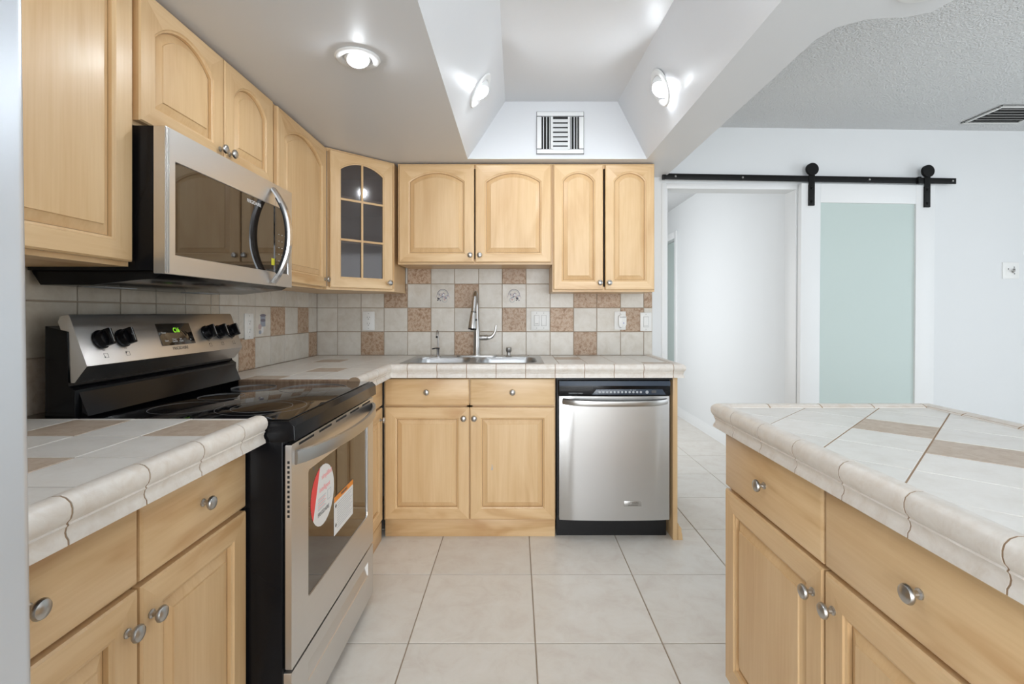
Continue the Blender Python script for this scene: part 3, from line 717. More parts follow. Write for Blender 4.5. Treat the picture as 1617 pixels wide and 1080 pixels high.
b.lathe([(0.0255, 0.187), (0.024, 0.192), (0.012, 0.192), (0.010, 0.196), (0, 0.196)], 'black_soft', e0, dirn)
sh = b.build('spray_head', fc)
b = MB(); b.lathe([(0, 0), (0.007, 0.001), (0.006, 0.004), (0, 0.005)], 'black_soft', e0+dirn*0.135+Vector((0.0175, -0.012, 0)), (1, -0.5, 0.1), 14); b.build('spray_button', sh)
b = MB(); b.lathe([(0, 0), (0.015, 0), (0.0165, 0.02), (0.0165, 0.043), (0.018, 0.045), (0.018, 0.050), (0.0155, 0.053), (0.013, 0.06), (0, 0.062)], 'nickel', (0.012, 0, 0.118), (1, 0, 0.02))
pts = [(0.070, 0, 0.119), (0.085, -0.002, 0.121), (0.098, -0.004, 0.130), (0.110, -0.006, 0.146), (0.117, -0.008, 0.165), (0.119, -0.009, 0.182), (0.120, -0.009, 0.196)]
b.tube(pts, 0.0095, 'nickel', 10, up=(0, 1, 0), scales=[1.5, 1.35, 1.1, 0.8, 0.7, 0.62, 0.5]); b.build('handle', fc)
ft = thing('filter_faucet', 'small chrome drinking water faucet on the left of the sink', 'faucet', (-0.487, 3.105, SZ))
b = MB(); b.lathe([(0, 0), (0.017, 0), (0.017, 0.004), (0.010, 0.008), (0.009, 0.04), (0.011, 0.044), (0.011, 0.056), (0.006, 0.060), (0, 0.06)], 'chrome'); b.build('body', ft)
p = [(0, 0, 0.055), (0, 0, 0.13)]+[(0, -0.022+0.022*math.cos(a), 0.140+0.022*math.sin(a)) for a in [PI*k/8 for k in range(0, 8)]]+[(0, -0.046, 0.128)]
b = MB(); b.tube(p, 0.0050, 'nickel', 10, up=(1, 0, 0)); b.lathe([(0, 0), (0.006, 0), (0.007, 0.010), (0, 0.012)], 'black_soft', (0, -0.046, 0.130), (0, -0.15, -1), 12); b.build('spout', ft)
b = MB(); b.sweep([(0.008, -0.008, 0.052), (-0.014, -0.020, 0.054), (-0.032, -0.028, 0.050)], [(-.006, -.003), (.006, -.003), (.006, .003), (-.006, .003)], 'black_soft'); b.build('lever', ft)
ds = thing('soap_dispenser', 'short nickel soap dispenser cap at the right of the faucet', 'dispenser', (-0.046, 3.105, SZ))
b = MB(); b.lathe([(0, 0), (0.020, 0), (0.021, 0.004), (0.012, 0.008), (0.0115, 0.025), (0.015, 0.030), (0.0175, 0.036), (0.0175, 0.054), (0.014, 0.058), (0, 0.059)], 'nickel'); b.build('cap', ds)

# ---------------------------------------------------------------- wall plates
def outlet(label, mtx, kind, w=0.074, h=0.118, plug=False):
    t = thing('power_outlet' if kind == 'outlet' else 'light_switch', label, 'outlet' if kind == 'outlet' else 'switch')
    t.matrix_world = mtx
    b = MB(); b.box(-w/2, w/2, -0.006, 0, -h/2, h/2, 'plastic', 0.002); b.build('cover_plate', t)
    if kind == 'outlet':
        for s in (0.020, -0.020):
            b = MB(); b.box(-0.017, 0.017, -0.0075, -0.006, s-0.014, s+0.014, 'plastic', 0.0006)
            b.box(-0.008, -0.006, -0.0078, -0.007, s-0.001, s+0.008, 'print_dark'); b.box(0.006, 0.008, -0.0078, -0.007, s-0.001, s+0.008, 'print_dark')
            b.lathe([(0, 0), (0.003, 0), (0.003, 0.0006), (0, 0.0006)], 'print_dark', (0, -0.0073, s-0.008), (0, -1, 0), 10); b.build('socket', t)
    else:
        n = 2 if w > 0.1 else 1
        for k in range(n):
            cx = (k-(n-1)/2)*0.046
            b = MB(); b.box(cx-0.0175, cx+0.0175, -0.0066, -0.006, -0.0345, 0.0345, 'plastic_line'); b.box(cx-0.016, cx+0.016, -0.0092, -0.0064, -0.033, 0.033, 'plastic', 0.001)
            if k == 0 and n == 2: b.box(cx-0.010, cx+0.010, -0.0096, -0.009, -0.022, -0.018, 'plastic_line')
            if n == 1: b.box(cx-0.012, cx+0.012, -0.0096, -0.009, -0.027, -0.025, 'plastic_line')
            b.build('rocker', t)
    for s in (h/2-0.012, -h/2+0.012):
        for cx in ((-0.023, 0.023) if w > 0.1 else (0,)):
            b = MB(); b.lathe([(0, 0), (0.003, 0), (0.0025, 0.0008), (0, 0.001)], 'plastic_line', (cx, -0.006, s), (0, -1, 0), 10); b.build('screw', t)
    return t
def onback(x, y): return Matrix.Translation(((x-815)/241.1, YB-0.0092, 1.2-(y-494)/241.1+0.002))
outlet('white outlet on the cream tiles left of the sink', onback(583, 507), 'outlet', 0.078, 0.122)
outlet('wide white double light switch on the backsplash right of the faucet', onback(853, 506.5), 'switch', 0.122, 0.122)
tp = outlet('white outlet holding the plugged in device under the right cabinet', onback(978.5, 506.5), 'outlet', 0.074, 0.120)
outlet('single white light switch at the right end of the backsplash', onback(1019.2, 508.5), 'switch', 0.074, 0.122)
outlet('white outlet on the left wall tiles beside the range', Matrix.Translation((XL+0.0092, 2.418, 1.135)) @ Matrix.Rotation(PI/2, 4, 'Z'), 'outlet', 0.078, 0.125)
pd = thing('plug_in_device', 'small rounded white plug in device with blue print', 'plug-in device'); pd.matrix_world = onback(981, 506.5)
b = MB(); b.prism([(p, q) for p, q in rrect(-0.024, 0.026, -0.046, 0.040, 0.02)], -0.030, -0.0078, 'plastic', 'y', 0.005); b.build('housing', pd)
text('GLADE', 0.0125, 'print_dark', 'brand_text', pd, facing_front(0.002, -0.0302, 0.022))
text('a', 0.020, 'blue', 'logo', pd, facing_front(0.008, -0.0302, -0.014))

# ---------------------------------------------------------------- dishwasher
dw = thing('dishwasher', 'stainless steel dishwasher with black control strip', 'dishwasher', (0.2135, 2.612, 0))
b = MB(); W = 0.608
b.box(0.004, W-0.004, 0.05, 0.60, 0.098, 0.857, 'black_soft'); b.build('tub', dw)
b = MB(); n = 14; pts = []
for k in range(n+1):
    u = -1+2*k/n; pts.append((W/2+u*(W/2-0.014), 0.010-0.012*(1-u*u)))
poly = pts+[(W-0.014, 0.045), (0.014, 0.045)]
b.prism(poly, 0.110, 0.762, 'steel_dw', 'z', 0.002); dd = b.build('door', dw, sharp=40)
b = MB(); hp = []
for k in range(19):
    u = -1+2*k/18; hp.append((W/2+u*(W/2-0.034), -0.004-0.040*max(0, (1-abs(u)**5))**0.8, 0.737-0.006*(1-u*u)))
b.sweep(hp, [(-.008, -.013), (.0, -.016), (.008, -.013), (.011, 0), (.008, .013), (0, .016), (-.008, .013), (-.011, 0)], 'nickel'); b.build('handle', dd)
b = MB(); b.box(0.352, 0.443, -0.0045, 0.002, 0.186, 0.213, 'nickel', 0.001); bd = b.build('badge', dd)
text('FRIGIDAIRE', 0.011, 'print_dark', 'badge_text', bd, facing_front(0.400, -0.0047, 0.2045)); text('PROFESSIONAL', 0.0075, 'print_dark', 'badge_text', bd, facing_front(0.400, -0.0047, 0.1925))
b = MB(); b.box(0.010, W-0.010, 0.006, 0.05, 0.766, 0.845, 'black', 0.003)
b.prism([(-0.006, 0.818), (0.008, 0.818), (0.008, 0.842), (0.0, 0.842)], 0.012, W-0.012, 'slate', 'x', 0.001)
for k in range(5): b.box(0.014, 0.19, 0.003, 0.007, 0.790+0.0055*k, 0.7915+0.0055*k, 'print_dark')
b.box(0.0, W, 0.012, 0.05, 0.847, 0.857, 'black_soft'); cp = b.build('control_panel', dw)
b = MB(); b.prism([(0.185, 0.770), (0.575, 0.770), (0.555, 0.799), (0.208, 0.799)], 0.002, 0.0065, 'slate', 'y', 0.0008); ks = b.build('key_strip', cp)
for k in range(12):
    b = MB(); cx = 0.225+0.0197*k; b.lathe([(0, 0), (0.0062, 0), (0.0062, 0.0012), (0, 0.0012)], 'print_grey', (cx, 0.0015, 0.784), (0, -1, 0), 10); b.build('button', cp)
b = MB(); b.lathe([(0, 0), (0.0085, 0), (0.008, 0.002), (0, 0.002)], 'print_grey', (0.474, 0.0015, 0.784), (0, -1, 0), 14); b.build('button', cp)
b = MB(); b.box(0.498, 0.522, 0.001, 0.002, 0.779, 0.793, 'print_dark'); b.build('indicator_window', cp)
text('PRECISION WASH', 0.0085, 'print_grey', 'panel_text', cp, facing_front(0.100, 0.0055, 0.777), sx=1.1)
text('Start  Cancel', 0.006, 'print_grey', 'panel_text', cp, facing_front(0.40, 0.0015, 0.7945))
b = MB(); b.box(0.004, W-0.012, 0.075, 0.09, 0.0, 0.100, 'black_soft'); b.build('toe_panel', dw)

# ---------------------------------------------------------------- range
RY0 = 1.315; RW = 0.758
rg = thing('electric_range', 'stainless steel electric range with black glass cooktop', 'range', (-0.595, RY0, 0), PI/2)
def yy(X): return -0.595-X                  # world X to local y
b = MB(); b.box(0, RW, 0.022, 0.640, 0.03, 0.875, 'black', 0.003)
for y in (0.12, 0.18, 0.40, 0.46):
    for z0, z1 in ((0.20, 0.36), (0.46, 0.80)): b.box(-0.0025, 0.002, y, y+0.014, z0, z1, 'black', 0.001)
b.build('body', rg)
for x in (0.03, RW-0.03):
    for y in (0.05, 0.60): k = MB(); k.lathe([(0, 0), (0.018, 0), (0.018, 0.006), (0.008, 0.008), (0.008, 0.032), (0, 0.032)], 'nickel', (x, y, 0)); k.build('foot', rg)
b = MB(); b.prism([(-0.012, 0.862), (0.022, 0.858), (0.60, 0.870), (0.60, 0.9135), (0.004, 0.9135), (-0.010, 0.900)], -0.002, RW+0.002, 'black', 'x', 0.003); ct = b.build('cooktop', rg)
b = MB(); b.box(0.012, RW-0.012, 0.012, 0.565, 0.9138, 0.9165, 'glass_top', 0.001); gp = b.build('glass_surface', ct)
def burner(X, D, r, dbl=None):
    k = MB(); z = 0.9166
    for rr in ([r] if not dbl else [r, dbl]):
        a = [(yy(X)+rr*math.cos(2*PI*i/48), rr*math.sin(2*PI*i/48)) for i in range(48)]; c = [(yy(X)+(rr-0.0011)*math.cos(2*PI*i/48), (rr-0.0011)*math.sin(2*PI*i/48)) for i in range(48)]
        A = k.ring([(D-RY0+q, p, z) for p, q in a]); A2 = k.ring([(D-RY0+q, p, z+0.0003) for p, q in a]); B = k.ring([(D-RY0+q, p, z+0.0003) for p, q in c]); B2 = k.ring([(D-RY0+q, p, z) for p, q in c])
        k.skin(A, A2, 'ring'); k.skin(A2, B, 'ring'); k.skin(B, B2, 'ring')
    k.build('burner_ring', ct)
burner(-0.985, 1.49, 0.098); burner(-1.00, 1.69, 0.070); burner(-1.00, 1.90, 0.078); burner(-0.765, 1.50, 0.125, 0.085); burner(-0.765, 1.88, 0.118)
# backguard
prof = [(yy(-1.245), 0.88), (yy(-1.165), 0.88), (yy(-1.165), 0.995), (yy(-1.185), 1.005), (yy(-1.185), 1.150), (yy(-1.245), 1.165)]
b = MB(); b.prism(prof, 0.0, RW, 'black', 'x', 0.002)
b.prism([(yy(-1.150), 0.9165), (yy(-1.140), 0.925), (yy(-1.166), 0.990), (yy(-1.170), 0.9165)], 0.012, RW-0.012, 'black', 'x', 0.001)
bg = b.build('backguard', rg)
TP = Vector((yy(-1.188), 1.196)); LP = Vector((yy(-1.137), 1.058)); BP = Vector((yy(-1.170), 1.014))
b = MB(); b.prism([tuple(TP), (TP.x-0.004, TP.y-0.004), tuple(LP), tuple(BP), (BP.x+0.012, BP.y), (yy(-1.186), 1.10), (yy(-1.215), 1.175), (yy(-1.21), 1.190)], 0.004, RW-0.004, 'steel', 'x', 0.0015)
pn = b.build('control_panel', rg)
nv = Vector((0, -(TP.y-LP.y), -(LP.x-TP.x)*-1)); pv = Vector((0, TP.x-LP.x, TP.y-LP.y)).normalized(); nv = Vector((0, -pv.z, pv.y)).normalized()
def onpanel(x, s, h=0.0):     # x along the panel, s from the lower crease up the slope
    base = Vector((x, LP.x, LP.y))+pv*s+nv*h
    m = Matrix(((1, pv.x, nv.x, base.x), (0, pv.y, nv.y, base.y), (0, pv.z, nv.z, base.z), (0, 0, 0, 1)))
    return m
for D in (1.389, 1.467, 1.864, 1.940, 2.017):
    x = D-RY0; k = MB(); m = onpanel(x, 0.071, 0.0022) @ Matrix.Scale(0.88, 4)
    k.lathe([(0, 0), (0.031, 0), (0.031, 0.004), (0.0265, 0.006), (0.0245, 0.024), (0.022, 0.027), (0, 0.027)], 'black', (0, 0, 0), (0, 0, 1), 28)
    k.box(-0.008, 0.008, -0.027, 0.027, 0.010, 0.040, 'black', 0.003); k.box(-0.001, 0.001, -0.020, 0.027, 0.040, 0.0405, 'print_grey')
    kn = k.build('control_knob', pn, mtx=m)
    k = MB(); k.box(0.006, 0.013, 0.027, 0.0295, 0.0012, 0.006, 'red'); k.build('indicator', kn, mtx=m, label='red indicator mark')
    k = MB()     # small printed square with a dot under the knob
    for q in ((-0.007, 0.007, -0.0557, -0.0549), (-0.007, 0.007, -0.0433, -0.0425), (-0.007, -0.0062, -0.0557, -0.0425), (0.0062, 0.007, -0.0557, -0.0425)):
        k.box(q[0], q[1], q[2], q[3], 0, 0.0004, 'print_dark')
    dx = -0.005 if D < 1.9 else 0.005; dyv = -0.053 if D in (1.389, 2.017) else -0.0455
    k.box(dx-0.0016, dx+0.0016, dyv-0.0016, dyv+0.0016, 0, 0.0005, 'print_dark'); k.build('burner_symbol', pn, mtx=onpanel(x, 0.073, 0.0018))
T_ = 0.0018
b = MB(); b.box(-0.083, 0.083, -0.040, 0.036, 0, 0.0015, 'glass_dark', 0.0006); dp = b.build('display', pn, mtx=onpanel(1.700-RY0, 0.076, T_-0.0005))
def ptext(s, size, mat, x, sv, name, par, sx=1.0): text(s, size, mat, name, par, onpanel(x, sv, T_+0.0014), sx=sx)
ptext('C16', 0.024, 'green_led', 1.705-RY0, 0.087, 'clock_digits', dp, 0.75)
ptext('Timer', 0.009, 'print_white', 1.640-RY0, 0.080, 'display_text', dp); ptext('Start', 0.009, 'print_white', 1.643-RY0, 0.052, 'display_text', dp)
ptext('Clean\nOn/Off', 0.008, 'print_white', 1.680-RY0, 0.052, 'display_text', dp); ptext('Set\nClock', 0.008, 'print_white', 1.712-RY0, 0.052, 'display_text', dp); ptext('v', 0.011, 'print_white', 1.762-RY0, 0.052, 'display_text', dp)
text('FRIGIDAIRE', 0.0155, 'print_dark', 'brand_text', pn, onpanel(1.700-RY0, 0.024, T_-0.0012)); text('Oven Control', 0.009, 'print_dark', 'panel_text', pn, onpanel(1.428-RY0, 0.118, T_-0.0012))
for D in (1.389, 1.467, 1.864, 1.940, 2.017): text('front' if D > 1.9 else 'rear', 0.0065, 'print_dark', 'panel_text', pn, onpanel(D-RY0, 0.041, T_-0.0012))
# oven door
b = MB(); d0, d1 = 0.004, RW-0.004
wx0, wx1, wz0, wz1 = 1.426-RY0, 1.992-RY0, 0.385, 0.750
# steel frame around the window, built as a plate with an opening
outl = rrect(d0, d1, 0.252, 0.850, 0.004, 2); hole = rrect(wx0, wx1, wz0, wz1, 0.010, 4)
fr_ = b.ring([(x, 0, z) for x, z in outl]); sb = b.ring([(x, 0.0165, z) for x, z in outl]); hf = b.ring([(x, 0, z) for x, z in hole]); hb = b.ring([(x, 0.004, z) for x, z in inset(hole, 0.001)])
b.skin(fr_, sb, 'steel'); b.skin(hf, hb, 'steel'); b.cap(sb, 'black')
ed = []
for ring in (fr_, hf):
    for k in range(len(ring)): ed.append(b.bm.edges.get((ring[k], ring[(k+1) % len(ring)])) or b.bm.edges.new((ring[k], ring[(k+1) % len(ring)])))
r = bmesh.ops.triangle_fill(b.bm, use_beauty=True, use_dissolve=False, edges=ed)
si = b.mi('steel')
for g in r['geom']:
    if isinstance(g, bmesh.types.BMFace): g.material_index = si
b.box(0.006, RW-0.006, 0.0166, 0.0215, 0.256, 0.846, 'black')
for k in range(12): b.box(0.0032, 0.0042, 0.005, 0.011, 0.800-0.013*k, 0.807-0.013*k, 'vent_dark')
for k in range(5): b.box(0.05+0.14*k, 0.15+0.14*k, -0.0006, 0.0005, 0.838, 0.8445, 'vent_dark')
od = b.build('oven_door', rg)
b = MB(); b.prism(inset(rrect(wx0, wx1, wz0, wz1, 0.010, 4), 0.0012), 0.0035, 0.006, 'glass_dark', 'y'); b.build('window_glass', od)
b = MB(); b.box(wx1-0.0015, wx1+0.0035, -0.0015, 0.002, wz0+0.02, wz1, 'nickel'); b.build('window_bead', od)
hp = []
for k in range(25):
    u = -1+2*k/24; hp.append((RW/2+u*(RW/2-0.020), -0.004-0.055*(1-u*u)**0.75, 0.812-0.004*(1-u*u)))
b = MB(); b.sweep(hp, [(-.006, -.017), (0, -.020), (.006, -.017), (.008, 0), (.006, .017), (0, .020), (-.006, .017), (-.008, 0)], 'nickel')
b.build('handle', od)
# stickers on the window
b = MB(); cx, cz, r = 1.542-RY0, 0.638, 0.092
def disc_part(a0, a1, mat, h, chord=False):
    pts = [(cx+r*math.cos(a0+(a1-a0)*k/28), cz+r*math.sin(a0+(a1-a0)*k/28)) for k in range(29)]
    b.prism(pts, 0.0032-h, 0.0034, mat, 'y')
disc_part(0, 2*PI-0.001, 'sticker', 0.0004); disc_part(math.radians(106), math.radians(215), 'sticker_red', 0.0006)
st = b.build('round_sticker', od, label='round white and red paper sticker')
text('simplified', 0.022, 'sticker_pink', 'sticker_text', st, facing_front(cx+0.030, 0.0026, cz+0.056)); text('intelligent', 0.022, 'sticker_pink', 'sticker_text', st, facing_front(cx+0.014, 0.0026, cz+0.020))
text('FRIGIDAIRE', 0.018, 'print_dark', 'sticker_text', st, facing_front(cx+0.004, 0.0026, cz-0.052))
b = MB()
for k in range(7): b.box(cx-0.040, cx+0.022-0.006*(k % 3), 0.0022, 0.0030, cz-0.004-0.0055*k, cz-0.0025-0.0055*k, 'sticker_pink' if k % 2 else 'print_grey')
for q in ((0.036, 0.066, 0.0, 0.001), (0.036, 0.066, -0.030, -0.029), (0.036, 0.037, -0.030, 0.0), (0.065, 0.066, -0.030, 0.0)): b.box(cx+q[0], cx+q[1], 0.0022, 0.0030, cz+q[2], cz+q[3], 'print_grey')
b.build('sticker_print', st)
b = MB(); x0, x1, z0, z1 = 1.636-RY0, 1.822-RY0, 0.466, 0.592
b.box(x0, x1, 0.0024, 0.0034, z0, z1, 'sticker'); b.box(x0, x1, 0.0020, 0.003, z1-0.018, z1, 'sticker_orange')
for k in range(11): b.box(x0+0.026, x1-0.010-0.012*(k % 3), 0.0019, 0.003, z1-0.030-0.0080*k, z1-0.0285-0.0080*k, 'print_grey')
for z in (z1-0.032, z0+0.030):
    b.prism([(x0+0.014, z-0.008), (x0+0.021, z), (x0+0.014, z+0.008), (x0+0.007, z)], 0.0019, 0.003, 'print_dark', 'y')
wl = b.build('warning_label', od, label='white label with an orange heading band')
text('WARNING', 0.013, 'print_dark', 'label_text', wl, facing_front((x0+x1)/2, 0.0017, z1-0.009))
# storage drawer with a scooped grip
b = MB(); gx0, gx1, gz0, gz1 = 1.425-RY0, 2.000-RY0, 0.145, 0.198
outl = rrect(d0, d1, 0.040, 0.244, 0.004, 2); hole = [(gx0, gz0), (gx1, gz0), (gx1, gz1), (gx0, gz1)]
fr_ = b.ring([(x, 0, z) for x, z in outl]); sb = b.ring([(x, 0.021, z) for x, z in outl]); hf = b.ring([(x, 0, z) for x, z in hole])
b.skin(fr_, sb, 'steel'); b.cap(sb, 'black'); ed = []
for ring in (fr_, hf):
    for k in range(len(ring)): ed.append(b.bm.edges.get((ring[k], ring[(k+1) % len(ring)])) or b.bm.edges.new((ring[k], ring[(k+1) % len(ring)])))
r = bmesh.ops.triangle_fill(b.bm, use_beauty=True, use_dissolve=False, edges=ed); si = b.mi('steel')
for g in r['geom']:
    if isinstance(g, bmesh.types.BMFace): g.material_index = si
hb = b.ring([(gx0+0.004, 0.003, gz0+0.002), (gx1-0.004, 0.003, gz0+0.002), (gx1-0.004, 0.018, gz1-0.002), (gx0+0.004, 0.018, gz1-0.002)]); b.skin(hf, hb, 'steel'); b.cap(hb, 'steel')
b.build('storage_drawer', rg)

# ---------------------------------------------------------------- microwave
mw = thing('microwave_oven', 'stainless steel over the range microwave under the wall cabinets', 'microwave', (-0.930, 1.318, 1.305), PI/2)
MW, MH = 0.745, 0.392; MD = 1.327-0.930-0.03
b = MB(); b.box(0, MW, 0.032, 0.365, 0.008, MH, 'black', 0.002)
b.prism([(0.0, 0.008), (0.035, -0.012), (0.20, -0.030), (0.34, -0.030), (0.365, 0.008)], 0.01, MW-0.01, 'black', 'x', 0.002)
bo = b.build('body', mw)
b = MB(); 
for x in (0.16, 0.58): b.box(x-0.06, x+0.06, 0.24, 0.31, -0.032, -0.029, 'print_grey', 0.001)
b.build('grease_filter', mw)
b = MB(); sx = 1.927-1.318
o_ = rrect(0, sx-0.001, 0.0, MH, 0.003, 2); h_ = rrect(1.360-1.318, sx-0.001+0.0-0.0005, 0.050, 0.308, 0.006, 3)
h_ = [(1.358-1.318, 0.052), (sx-0.004, 0.052), (sx-0.004, 0.308), (1.358-1.318, 0.308)]
fr_ = b.ring([(x, 0, z) for x, z in o_]); sb = b.ring([(x, 0.030, z) for x, z in o_]); hf = b.ring([(x, 0, z) for x, z in h_]); hb = b.ring([(x, 0.003, z) for x, z in inset(h_, 0.0015)])
b.skin(fr_, sb, 'steel'); b.skin(hf, hb, 'steel'); b.cap(sb, 'black'); ed = []
for ring in (fr_, hf):
    for k in range(len(ring)): ed.append(b.bm.edges.get((ring[k], ring[(k+1) % len(ring)])) or b.bm.edges.new((ring[k], ring[(k+1) % len(ring)])))
r = bmesh.ops.triangle_fill(b.bm, use_beauty=True, use_dissolve=False, edges=ed); si = b.mi('steel')
for g in r['geom']:
    if isinstance(g, bmesh.types.BMFace): g.material_index = si
for k in range(3): b.box(0.0015+0.0055*k, 0.0050+0.0055*k, -0.002, 0.001, 0.002, MH-0.002, 'nickel', 0.001)
md = b.build('door', mw)
b = MB(); b.prism(inset(h_, 0.0016), 0.0025, 0.006, 'glass_dark', 'y'); b.box(sx-0.007, sx-0.0012, -0.0004, 0.003, 0.052, 0.308, 'glass_dark'); wg = b.build('window_glass', md)
text('FRIGIDAIRE', 0.017, 'print_white', 'brand_text', md, facing_front(1.772-1.318, 0.0024, 0.286), sx=1.1)
b = MB(); hx = 1.893-1.318; hp = []
for k in range(21):
    u = -1+2*k/20; hp.append((hx, -0.006-0.062*(1-abs(u)**2.2), MH/2-0.007+u*0.178))
b.sweep(hp, [(-.011, -.007), (.011, -.007), (.014, .0), (.010, .007), (-.010, .007), (-.014, 0)], 'chrome', up=(0, 1, 0))
hn = b.build('handle', md)
b = MB(); b.sweep([(x, y+0.010, z) for x, y, z in hp[2:-2]], [(-.010, -.003), (.010, -.003), (.010, .003), (-.010, .003)], 'black_soft', up=(0, 1, 0)); b.build('handle_inlay', hn, label='black inner face of the handle')
b = MB()
o_ = rrect(sx+0.001, MW, 0.0, MH, 0.003, 2); h_ = [(sx+0.003, 0.052), (MW-0.030, 0.052), (MW-0.030, 0.308), (sx+0.003, 0.308)]
fr_ = b.ring([(x, 0, z) for x, z in o_]); sb = b.ring([(x, 0.030, z) for x, z in o_]); hf = b.ring([(x, 0, z) for x, z in h_]); hb = b.ring([(x, 0.003, z) for x, z in inset(h_, 0.0015)])
b.skin(fr_, sb, 'steel'); b.skin(hf, hb, 'chrome'); b.cap(sb, 'black'); b.cap(hb, 'glass_dark'); ed = []
for ring in (fr_, hf):
    for k in range(len(ring)): ed.append(b.bm.edges.get((ring[k], ring[(k+1) % len(ring)])) or b.bm.edges.new((ring[k], ring[(k+1) % len(ring)])))
r = bmesh.ops.triangle_fill(b.bm, use_beauty=True, use_dissolve=False, edges=ed); si = b.mi('steel')
for g in r['geom']:
    if isinstance(g, bmesh.types.BMFace): g.material_index = si
b.box(sx+0.0012, sx+0.007, -0.0004, 0.003, 0.052, 0.308, 'glass_dark')
b.box(MW-0.031, MW-0.026, -0.0015, 0.002, 0.048, 0.312, 'nickel', 0.001)
mp_ = b.build('control_panel', mw)
for r_ in range(6):
    for c_ in range(3):
        k = MB(); k.box(sx+0.026+0.026*c_, sx+0.034+0.026*c_, 0.0022, 0.0030, 0.072+0.026*r_, 0.0745+0.026*r_, 'plastic_line'); k.build('button', mp_)
b = MB(); b.box(sx-0.030, sx-0.006, 0.0015, 0.0026, 0.078, 0.104, 'yellow'); b.build('energy_tag', md, label='small yellow tag')

# ---------------------------------------------------------------- refrigerator at the left edge
fg = thing('refrigerator', 'grey steel refrigerator at the left edge of the picture', 'refrigerator', (-0.435, -0.42, 0), PI/2); fg.rotation_euler = (-0.0136, 0, PI/2)
b = MB(); b.box(0.005, 0.878, 0.062, 0.76, 0.02, 1.742, 'fridge', 0.004); b.build('cabinet', fg)
for z0, z1 in ((0.06, 0.56), (0.570, 1.745)):
    b = MB(); b.box(0.0, 0.885, 0.0, 0.060, z0, z1, 'fridge', 0.012, 4); d = b.build('door', fg)
    b = MB(); b.tube([(0.06, 0, z1-0.08), (0.06, -0.05, z1-0.10), (0.06, -0.05, z0+0.10), (0.06, 0, z0+0.08)], 0.011, 'nickel', 12, up=(1, 0, 0)); b.build('handle', d)
b = MB(); b.box(0.02, 0.86, 0.03, 0.70, 0.0, 0.055, 'black_soft'); b.build('base_grille', fg)

# ---------------------------------------------------------------- barn door and rail
rail = thing('barn_door_rail', 'black steel rail above the sliding glass door', 'rail'); 
RR = WR @ Matrix.Translation((-0.005, -0.052, 2.080)) @ Matrix.Rotation(math.radians(0.42), 4, 'Y')
rail.matrix_world = RR
b = MB(); b.box(0, 1.945, -0.004, 0.004, -0.019, 0.019, 'black_iron', 0.001)
b.box(-0.006, 0.014, -0.016, 0.006, -0.021, 0.021, 'black_iron', 0.001); b.box(1.680, 1.700, -0.016, 0.006, -0.022, 0.022, 'black_iron', 0.001); b.build('rail_bar', rail)
for x in (0.08, 0.52, 1.36, 1.92):
    b = MB(); b.lathe([(0, 0), (0.009, 0), (0.009, 0.038), (0, 0.038)], 'black_iron', (x, 0.004, 0), (0, 1, 0), 14); b.lathe([(0, 0), (0.007, 0), (0.006, 0.004), (0, 0.004)], 'nickel', (x, -0.004, 0), (0, -1, 0), 8); b.build('standoff', rail)
bd = thing('barn_door', 'white sliding barn door with a frosted green glass panel', 'door'); bd.matrix_world = WR @ Matrix.Translation((0, -0.048, 0)) @ Matrix.Rotation(math.radians(0.42), 4, 'Y')
bx0, bx1, bz0, bz1 = 0.893, 1.790, 0.012, 2.052; gx0, gx1, gz1, gz0 = 1.022, 1.662, 1.928, 0.14
b = MB(); yb = 0.038
b.box(bx0, gx0, 0, yb, bz0, bz1, 'white', 0.002); b.box(gx1, bx1, 0, yb, bz0, bz1, 'white', 0.002); b.box(gx0, gx1, 0, yb, gz1, bz1, 'white', 0.002); b.box(gx0, gx1, 0, yb, bz0, gz0, 'white', 0.002)
b.build('door_frame', bd)
b = MB(); b.box(gx0, gx1, 0.014, 0.022, gz0, gz1, 'frost'); b.build('glass', bd)
for x in (0.955, 1.728):
    b = MB(); b.box(x-0.020, x+0.020, -0.012, -0.006, 1.905, 2.155, 'black_iron', 0.001)
    b.lathe([(0, 0), (0.038, 0), (0.040, 0.002), (0.040, 0.006), (0.036, 0.007), (0.036, 0.012), (0.040, 0.014), (0.040, 0.018), (0, 0.018)], 'black_iron', (x, -0.022, 2.140), (0, 1, 0), 28)
    for z in (1.93, 2.02): b.lathe([(0, 0), (0.009, 0), (0.008, 0.006), (0, 0.007)], 'black_iron', (x, -0.012, z), (0, -1, 0), 8)
    b.box(x-0.018, x+0.018, -0.006, 0.0, 1.905, 2.04, 'black_iron'); b.build('roller_hanger', bd)

# cable jack on the right wall
cj = thing('cable_wall_plate', 'white cable jack plate on the wall right of the sliding door', 'wall plate'); cj.matrix_world = WR @ Matrix.Translation((2.365, 0, 1.484))
b = MB(); b.box(-0.058, 0.058, -0.006, 0, -0.055, 0.055, 'plastic', 0.002); b.build('cover_plate', cj)
b = MB(); b.box(-0.036, 0.036, -0.0072, -0.0058, -0.032, 0.032, 'plastic', 0.0005)
for x, z in ((0.02, 0.022), (0.022, -0.022), (-0.02, 0.010)): b.lathe([(0, 0), (0.004, 0), (0.004, 0.001), (0, 0.001)], 'print_dark', (x, -0.0072, z), (0, -1, 0), 8)
b.build('jack_module', cj)
b = MB(); b.tube([(0.012, -0.007, -0.012), (0.002, -0.025, -0.004), (-0.014, -0.038, 0.006)], 0.0065, 'nickel', 8); b.build('coax_connector', cj)

